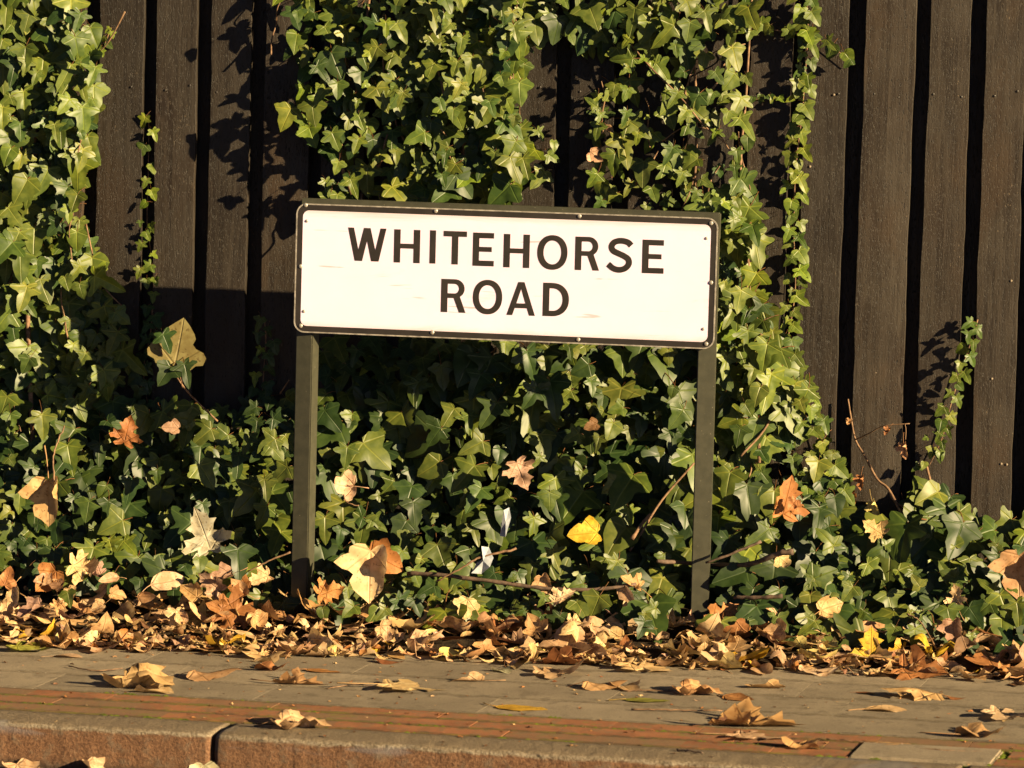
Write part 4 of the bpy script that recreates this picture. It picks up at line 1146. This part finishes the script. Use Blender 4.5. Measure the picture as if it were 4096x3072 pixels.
# ---- leaves caught in the ivy: base pixel, tip pixel, shape, form, colour, depth Y or None, normal, label
CAUGHT = [
    (378, 788, 395, 690, 'syc', 'flat', 'ochre_shade', .13, (.1, -1, .1), 1.12, "big ochre lobed leaf caught upright in the shaded ivy left of the sign"),
    (268, 955, 285, 895, 'maple', 'crumple', 'rust', .20, (.3, -1, .1), 1.15, "shrivelled orange-brown leaf hanging in the ivy at left"),
    (105, 1040, 110, 1145, 'syc', 'curl', 'pale', .02, (.3, -1, .1), 1.0, "pale folded leaf hanging by a long stalk in the left ivy"),
    (455, 1190, 420, 1100, 'maple', 'cup', 'white', .05, (.1, -1, .3), 1.1, "whitish cupped leaf caught in the ivy left of the left signpost"),
    (385, 925, 345, 925, 'syc', 'roll', 'pink', .18, (.2, -1, .5), 1.0, "small pinkish curled leaf at the top of the left ivy bed"),
    (800, 1190, 800, 1305, 'syc', 'curl', 'cream', -.06, (.35, -1, .2), 1.05, "large cream leaf hanging down in the ivy right of the left signpost"),
    (800, 1195, 880, 1225, 'syc', 'roll', 'orange', -.02, (.3, -1, .35), 1.0, "orange-brown leaf directly behind the large hanging cream leaf"),
    (1290, 1150, 1222, 1165, 'syc', 'roll', 'yellow', .02, (.3, -1, .5), 1.0, "yellow-orange leaf caught in the ivy under the sign's right half"),
    (1115, 1000, 1145, 1060, 'maple', 'crumple', 'pink', .09, (.35, -1, .1), 1.1, "light brown twisted leaf caught in the ivy under the middle of the sign"),
    (1690, 1110, 1710, 1030, 'maple', 'curl', 'orange', .12, (.2, -1, .1), 1.05, "orange folded leaf standing upright in the ivy right of the right signpost"),
    (1720, 1080, 1700, 1110, 'syc', 'crumple', 'orange', .10, (.2, -1, .3), 1.0, "small orange leaf just under the upright orange leaf right of the right signpost"),
    (1905, 1155, 1860, 1125, 'maple', 'cup', 'pale', .10, (.2, -1, .3), 1.0, "light tan star-shaped leaf below the dead branch"),
    (750, 1050, 690, 1055, 'syc', 'rollx', 'cream', .08, (.2, -1, .5), 1.05, "cream leaf with curved red stalk beside the left signpost"),
    (1010, 1295, 1000, 1340, 'syc', 'flat', 'cream', -.12, (.3, -1, .2), 1.1, "bright cream oval-looking leaf standing in front of the ivy under the sign"),
    (120, 1235, 80, 1285, 'syc', 'cup', 'orange', -.08, (.3, -1, .4), 1.1, "glossy orange leaf in front of the ivy at far left"),
    (10, 1265, 25, 1215, 'syc', 'crumple', 'orange', -.05, (.3, -1, .4), 1.0, "orange leaf at the left edge beside a glossy orange leaf"),
    (480, 1315, 570, 1325, 'maple', 'flat', 'rust', -.13, (.2, -1, .6), 1.05, "dark orange maple-like leaf left of the left signpost's foot"),
    (1540, 1345, 1590, 1305, 'maple', 'roll', 'orange', -.10, (.3, -1, .3), 1.1, "orange folded leaf against the right signpost's foot"),
    (1880, 1430, 1882, 1362, 'maple', 'flat', 'yellow', -.18, (.25, -1, .1), 1.1, "bright yellow lobed leaf standing against the ivy right of the right signpost"),
    (1350, 1425, 1352, 1375, 'oval', 'cup', 'rust', -.17, (.2, -1, .2), 1.1, "upright orange-red oval leaf in the litter left of the right signpost"),
    (2200, 1200, 2205, 1300, 'syc', 'curl', 'tan', -.06, (.2, -1, .1), 1.0, "tall beige rolled leaf at the right edge of the ivy"),
    (2175, 1230, 2190, 1195, 'oval', 'cup', 'cream', -.02, (.2, -1, .1), 1.3, "cream leaf tip beside the tall beige leaf at the right edge"),
    (1690, 1210, 1715, 1230, 'syc', 'rollx', 'cream', .0, (.2, -1, .4), 1.2, "cream leaf lying on the thick stick right of the right signpost"),
    (1290, 915, 1270, 925, 'syc', 'roll', 'brown', .15, (.2, -1, .4), 1.5, "small brown leaf high in the ivy under the sign's right half"),
    (175, 1225, 260, 1215, 'maple', 'rollx', 'cream', -.05, (.2, -1, .9), .9, "toothed cream leaf lying on the ivy at left"),
    (325, 1262, 395, 1235, 'oval', 'roll', 'cream', -.10, (.2, -1, .6), 1.1, "rolled cream leaf slanting on the ivy at left"),
    (1170, 1245, 1190, 1285, 'syc', 'curl', 'tan', -.08, (.3, -1, .2), 1.0, "pair of tan leaf halves hanging over the horizontal stick"),
    (690, 1285, 745, 1260, 'maple', 'crumple', 'orange', -.12, (.3, -1, .4), 1.1, "pinkish orange crumpled leaf at the left signpost's right side"),
    (1690, 325, 1270, 340, 'syc', 'roll', 'tan', .36, (.2, -1, .2), .0, ""),
    (1275, 330, 1300, 345, 'syc', 'cup', 'pink', .36, (.2, -1, .2), 1.3, "small tan dead leaf in the ivy above the sign's right half"),
    (1310, 270, 1330, 290, 'oval', 'crumple', 'pink', .37, (.2, -1, .2), 1.0, "tiny pinkish dead leaf in the ivy high above the sign"),
]
for (bx, by, tx, ty, sh, fm, c, Y, N, k, lab) in CAUGHT:
    if k == 0: continue
    L = math.hypot(tx - bx, ty - by) / PXM * k
    a = math.atan2(tx - bx, ty - by)
    me = DRY[(sh, fm)][0 if "stalk" in lab else 1]
    p = at(bx, by, Y)
    # lean a little more towards the viewer than the ivy behind
    if Y < .3: p = at(bx, by, min(Y, place_bed(bx, by, 0)[1] + .006))
    fallen(me, leaf_matrix(p, N, (math.sin(a), -.1, -math.cos(a)), L), dcol(c, .05), lab, "leaves caught in the ivy")
# shrivelled leaves on the dry branch
for (x, y, s, c) in ((1952, 960, .045, 'tan'), (1885, 1085, .05, 'ochre'), (1835, 905, .022, 'tan'), (1860, 1030, .04, 'orange'), (1920, 925, .025, 'rust'), (1955, 1090, .045, 'rust'), (1838, 1065, .04, 'orange'), (1940, 1130, .03, 'orange')):
    me = random.choice(DRY[('syc', 'crumple')] + DRY[('maple', 'curl')])
    a = random.uniform(-.6, .6)
    o = fallen(me, leaf_matrix(at(x, y, .34), (random.uniform(-.2, .5), -1, .2), (math.sin(a), -.1, -math.cos(a)), s), dcol(c), "", None, dry)
    o.name = "dead_leaf"

# ---- litter strip: single leaves
LIT, MORE = [], []
names = {'cream': 'cream', 'tan': 'tan', 'pale': 'pale brown', 'orange': 'orange', 'rust': 'rust-brown', 'brown': 'dark brown', 'yellow': 'yellow', 'ochre': 'ochre', 'pink': 'pinkish'}
weights = [('cream', 32), ('tan', 22), ('pale', 28), ('orange', 9), ('rust', 4), ('brown', 3), ('yellow', 2), ('ochre', 4), ('pink', 6)]
keys = [k for k, w in weights for _ in range(w)]
def zone(X):
    if X < -1.05: return "at far left"
    if X < -0.60: return "left of left signpost"
    if X < -0.2: return "right of left signpost"
    if X < 0.2: return "under the sign's middle"
    if X < 0.58: return "left of right signpost"
    if X < 1.0: return "right of right signpost"
    return "at far right"
def front_edge(X):
    return -.45 - .02 * math.sin(3 * X + 1) - .03 * (X > .6) * min(1, (X - .6) * 2)
def pile(Y, X):
    t = (Y - front_edge(X)) / .34
    return max(0.0, min(1.0, t))
n_l = 0
cand = []
while n_l < 265:
    X = random.uniform(-1.62, 1.75); t = random.random() ** 1.1
    Y = front_edge(X) + .015 + t * .42 + random.gauss(0, .015)
    if any((X - a) ** 2 + (Y - b) ** 2 < .038 ** 2 for a, b in cand): continue
    if any(abs(X - px) < .045 and -.02 < Y < .09 for px, _ in POSTS): continue
    cand.append((X, Y)); n_l += 1
    c = random.choice(keys)
    sh = random.choice(('maple', 'maple', 'syc', 'syc', 'oval')); fm = random.choice(('roll', 'rollx', 'cup', 'tent', 'crumple', 'crumple', 'curl', 'curl', 'flat'))
    me = random.choice(DRY[(sh, fm)])
    s = random.uniform(.078, .142) if n_l <= 180 else random.uniform(.060, .085)
    h = max(base_z(X, Y), soil_z(X, Y)) + .004 + .028 * pile(Y, X) * random.random()
    tilt = random.uniform(0, .6) * (.2 + .8 * pile(Y, X))
    M = lying(me, (X, Y, h), random.uniform(0, 6.28), s, tilt)
    if n_l > 180:                               # the smaller ones join the uncounted litter
        MORE.append((me, M, dcol(c)[:3])); continue
    size = "large" if s > .115 else ("small" if s < .088 else "mid-sized")
    form = {'roll': 'rolled', 'rollx': 'curved', 'cup': 'cupped', 'tent': 'arched', 'crumple': 'crumpled', 'curl': 'curled', 'flat': 'flat'}[fm]
    t_ = pile(Y, X)
    dep = "front" if t_ < .33 else ("middle" if t_ < .7 else "rear")
    LIT.append([X, fallen(me, M, dcol(c), "x"), f"{size} {form} {names[c]} leaf in {dep} litter {zone(X)}"])
for i in range(36):
    x_ = random.choice((random.uniform(0, 620), random.uniform(0, 2212)))
    y_ = random.uniform(1225, 1345) + (x_ / 2212) * 60
    p = place_bed(x_, y_, .012)
    if any(abs(p[0] - px) < .06 for px, _ in POSTS): continue
    c = random.choice(keys); sh = random.choice(('maple', 'syc', 'syc', 'oval')); fm = random.choice(('roll', 'cup', 'crumple', 'curl', 'curl'))
    me = random.choice(DRY[(sh, fm)]); a = random.uniform(-3, 3); s = random.uniform(.04, .082)
    M = leaf_matrix(p, (random.uniform(-.4, .8), -1, random.uniform(.1, 1.0)), (math.sin(a), -.1, -math.cos(a)), s)
    size = "large" if s > .07 else ("small" if s < .055 else "mid-sized")
    form = {'roll': 'rolled', 'cup': 'cupped', 'crumple': 'crumpled', 'curl': 'curled'}[fm]
    LIT.append([p[0], fallen(me, M, dcol(c), "x"), f"{size} {form} {names[c]} leaf in lower ivy {zone(p[0])}"])
by = {}
for q in LIT: by.setdefault(q[2], []).append(q)
ORD = ("leftmost", "second", "third", "fourth", "fifth", "sixth", "seventh")
for lab, qs in by.items():
    qs.sort(key=lambda q: q[0])
    for i, q in enumerate(qs):
        l2 = lab if len(qs) == 1 else (lab + (", leftmost of " + ("two", "three", "four", "five")[len(qs) - 2] if i == 0 else (", rightmost of " + ("two", "three", "four", "five")[len(qs) - 2] if i == len(qs) - 1 else ", " + ORD[i] + " from the left")))
        tag(q[1], l2, "leaf", "fallen leaves in the litter strip")
# ---- fine litter beneath
items = []
small = [dry_mesh('oval', 'cup', 900, 0), dry_mesh('oval', 'curl', 901, 0), dry_mesh('syc', 'crumple', 902, 0), dry_mesh('oval', 'tent', 903, .6)]
for _ in range(1000):
    X = random.uniform(-2.3, 2.5); Y = front_edge(X) + .015 + abs(random.gauss(0, .22))
    if Y > FY - .05: continue
    me = random.choice(small)
    h = max(base_z(X, Y), soil_z(X, Y)) + random.uniform(0, .012) + .012 * pile(Y, X)
    M = lying(me, (X, Y, h), random.uniform(0, 6.28), random.uniform(.025, .062), random.uniform(0, .8))
    items.append((me, M, dcol(random.choice(keys + ['brown', 'tan', 'pale'] * 10), .25)[:3]))
lit = baked("leaf_litter", items + MORE, None, M_DRY)
tag(lit, "fine brown leaf fragments carpeting the soil between paving and fence", "leaf litter", kind="stuff")
items = []
for _ in range(430):                            # crumbs blown over the paving
    u, w = random.uniform(-2, 2), random.uniform(0.02, 1.1)
    q = PO + PU * u + PV * w + PN * .0005
    me = random.choice(small)
    items.append((me, lying(me, q, random.uniform(0, 6.28), random.uniform(.004, .016), random.uniform(0, .3)), dcol(random.choice(('tan', 'cream', 'rust', 'orange', 'brown')), .2)[:3]))
for _ in range(120):
    u, w = random.uniform(-2, 2), -abs(random.gauss(0, .05)) - .012
    q = PO + PU * u + PV * w + PN * -.1115
    me = random.choice(small)
    items.append((me, lying(me, q, random.uniform(0, 6.28), random.uniform(.012, .04), random.uniform(0, .5)), dcol(random.choice(('tan', 'rust', 'brown', 'brown')), .2)[:3]))
cr = baked("leaf_crumbs", items, None, M_DRY)
tag(cr, "tiny leaf crumbs scattered over the paving, bricks and gutter", "leaf litter", kind="stuff")

# moss tufts along the brick joints
V, F = [], []
def tuft(p, r, h):
    o = len(V)
    for k in range(6):
        a = k * math.pi / 3 + random.uniform(-.3, .3)
        V.append(tuple(p + PU * (r * 2.2 * math.cos(a)) + PV * (r * .7 * math.sin(a))))
    V.append(tuple(p + PN * h))
    for k in range(6): F.append((o + k, o + (k + 1) % 6, o + 6))
for row in range(4):
    u = -1.6
    while u < 1.8:
        u += random.expovariate(1 / .02)
        if math.sin(u * 7 + row * 2.1) + .6 * math.sin(u * 17 + row) < .35: continue
        tuft(PO + PU * u + PV * (.150 + B_W * row + random.gauss(0, .002)) + PN * -.007, random.uniform(.005, .012), random.uniform(.007, .0105))
for _ in range(22):
    tuft(PO + PU * (cu + .175 + random.gauss(0, .012)) + PV * (.150 + B_W + random.gauss(0, .05)) + PN * -.007, random.uniform(.003, .007), random.uniform(.007, .010))
mo = obj("moss", mesh_from("moss", V, F, M_MOSS, True))
tag(mo, "bright green moss growing in the joints of the brick edging", "moss", kind="stuff")

# ================================================================== sticks and scraps
def stick(name, pts, r0, r1, label, mat=M_TWIG, cat="twig"):
    P = spline([Vector(p) for p in pts], 6); n = len(P)
    P = [Vector(p) + Vector((RNG.normal(0, .0008), RNG.normal(0, .0008), RNG.normal(0, .0008))) for p in P]
    V, F = tube(P, [(r0 + (r1 - r0) * i / (n - 1)) * (1 + .12 * math.sin(i * 1.7)) for i in range(n)], 7)
    o = obj(name, mesh_from(name, V, F, mat, True))
    return tag(o, label, cat)
stick("stick", [at(880, 1238, -.06), at(960, 1242, -.08), at(1080, 1258, -.09), at(1150, 1268, -.09), at(1220, 1274, -.09), at(1300, 1272, -.09), at(1375, 1262, -.07)], .0062, .0050, "long brown stick lying level in the ivy under the sign")
stick("twig", [at(945, 1256, -.13), at(1000, 1225, -.13), at(1040, 1203, -.12), at(1115, 1185, -.10)], .0024, .0035, "thin forked-looking twig rising to the right above the long level stick", M_STEM)
stick("stick", [at(1420, 1212, .0), at(1530, 1220, .10), at(1620, 1218, .0), at(1680, 1196, -.04), at(1712, 1192, -.05)], .0055, .0085, "thick dark stick passing behind the right signpost's lower part")
stick("twig", [at(1525, 1216, -.05), at(1570, 1200, -.05), at(1645, 1170, -.04)], .003, .0042, "slanting brown twig beside the right signpost, above the thick dark stick")
stick("stick", [at(1585, 1290, -.10), at(1640, 1291, -.12), at(1690, 1288, -.13)], .005, .006, "short dark broken stick low in the ivy right of the right signpost")
stick("twig", [at(535, 1235, -.09), at(580, 1212, -.09), at(628, 1192, -.08)], .0018, .0028, "thin red-brown twig pointing at the left signpost's lower part", M_STEM)
stick("twig", [at(1365, 1165, .08), at(1385, 1135, .10), at(1405, 1110, .12)], .006, .004, "pale bare ivy stump showing in the dark hollow left of the right signpost", M_STEM)
stick("twig", [at(1960, 1325, -.16), at(1985, 1340, -.17), at(2005, 1370, -.19), at(2030, 1415, -.24)], .0018, .0024, "thin curved brown stem sloping down into the litter at right", M_STEM)
stick("leaf_stalk", [at(140, 920, .10), at(122, 960, .06), at(115, 1000, .02), at(118, 1040, -.01)], .0022, .0026, "long tan stalk standing up from the pale folded leaf in the left ivy", M_STEM, "stalk")
stick("leaf_stalk", [at(379, 786, .13), at(388, 810, .15), at(394, 838, .20)], .0016, .0014, "red stalk hanging below the big ochre leaf", M_STEM, "stalk")
stick("leaf_stalk", [at(742, 1068, .03), at(750, 1085, .02), at(775, 1093, .02)], .0014, .0016, "curved red stalk below the cream leaf beside the left signpost", M_STEM, "stalk")
def gstick(name, pts, r, label, mat=M_STEM, cat="stalk"):
    stick(name, [tuple(on_ground(x, y) + np.array((0, 0, r + .0008 + lift))) for x, y, lift in pts], r, r * .8, label, mat, cat)
gstick("leaf_stalk", [(1365, 1535, 0), (1420, 1537, .002), (1480, 1538, .002), (1560, 1541, .004)], .0022, "long reddish leaf stalk lying on the paving left of the large rolled leaf")
gstick("leaf_stalk", [(708, 1489, 0), (760, 1484, .004), (815, 1486, .002)], .0016, "pale thin leaf stalk lying left of the flat cream leaf")
gstick("leaf_stalk", [(1785, 1599, 0), (1840, 1604, .001), (1900, 1609, 0), (1950, 1610, 0)], .0018, "pale leaf stalk lying along the brick edging at right")
gstick("leaf_stalk", [(1960, 1618, 0), (2050, 1625, .001), (2130, 1626, 0)], .0017, "dark reddish stalk on the bricks beside the mossy grey repair slab")
gstick("twig", [(1462, 1622, 0), (1490, 1626, .001), (1518, 1630, 0)], .0028, "short dark twig lying on the bricks below the right signpost", M_TWIG, "twig")
gstick("leaf_stalk", [(148, 1443, .004), (175, 1448, .002), (215, 1452, .002), (265, 1449, .004)], .0018, "brown stalk running left from the large tan leaf at left")
gstick("leaf_stalk", [(1345, 1494, 0), (1430, 1497, .003), (1480, 1504, .002)], .0018, "orange-brown stalk lying before the pair of leaves under the right signpost")
# torn paper scraps
def scrap(pts, Y, label):
    V = [tuple(at(x, y, Y + d)) for x, y, d in pts]
    c = tuple(np.mean(V, 0) + np.array((0, -.004, 0)))
    n = len(V)
    o = obj("paper_scrap", mesh_from("paper_scrap", V + [c], [(i, (i + 1) % n, n) for i in range(n)], M_PAPER))
    tag(o, label, "scrap")
scrap([(1040, 1180, -.01), (1056, 1182, .01), (1066, 1205, 0), (1058, 1225, -.012), (1040, 1240, .0), (1018, 1238, -.01), (1030, 1215, .01), (1048, 1205, 0)], -.12, "crumpled pale blue plastic scrap caught above the long level stick under the sign")
scrap([(1088, 1102, -.006), (1100, 1096, .008), (1104, 1118, 0), (1092, 1160, -.006), (1080, 1158, .005)], .02, "thin pale blue plastic strip hanging in the ivy under the middle of the sign")
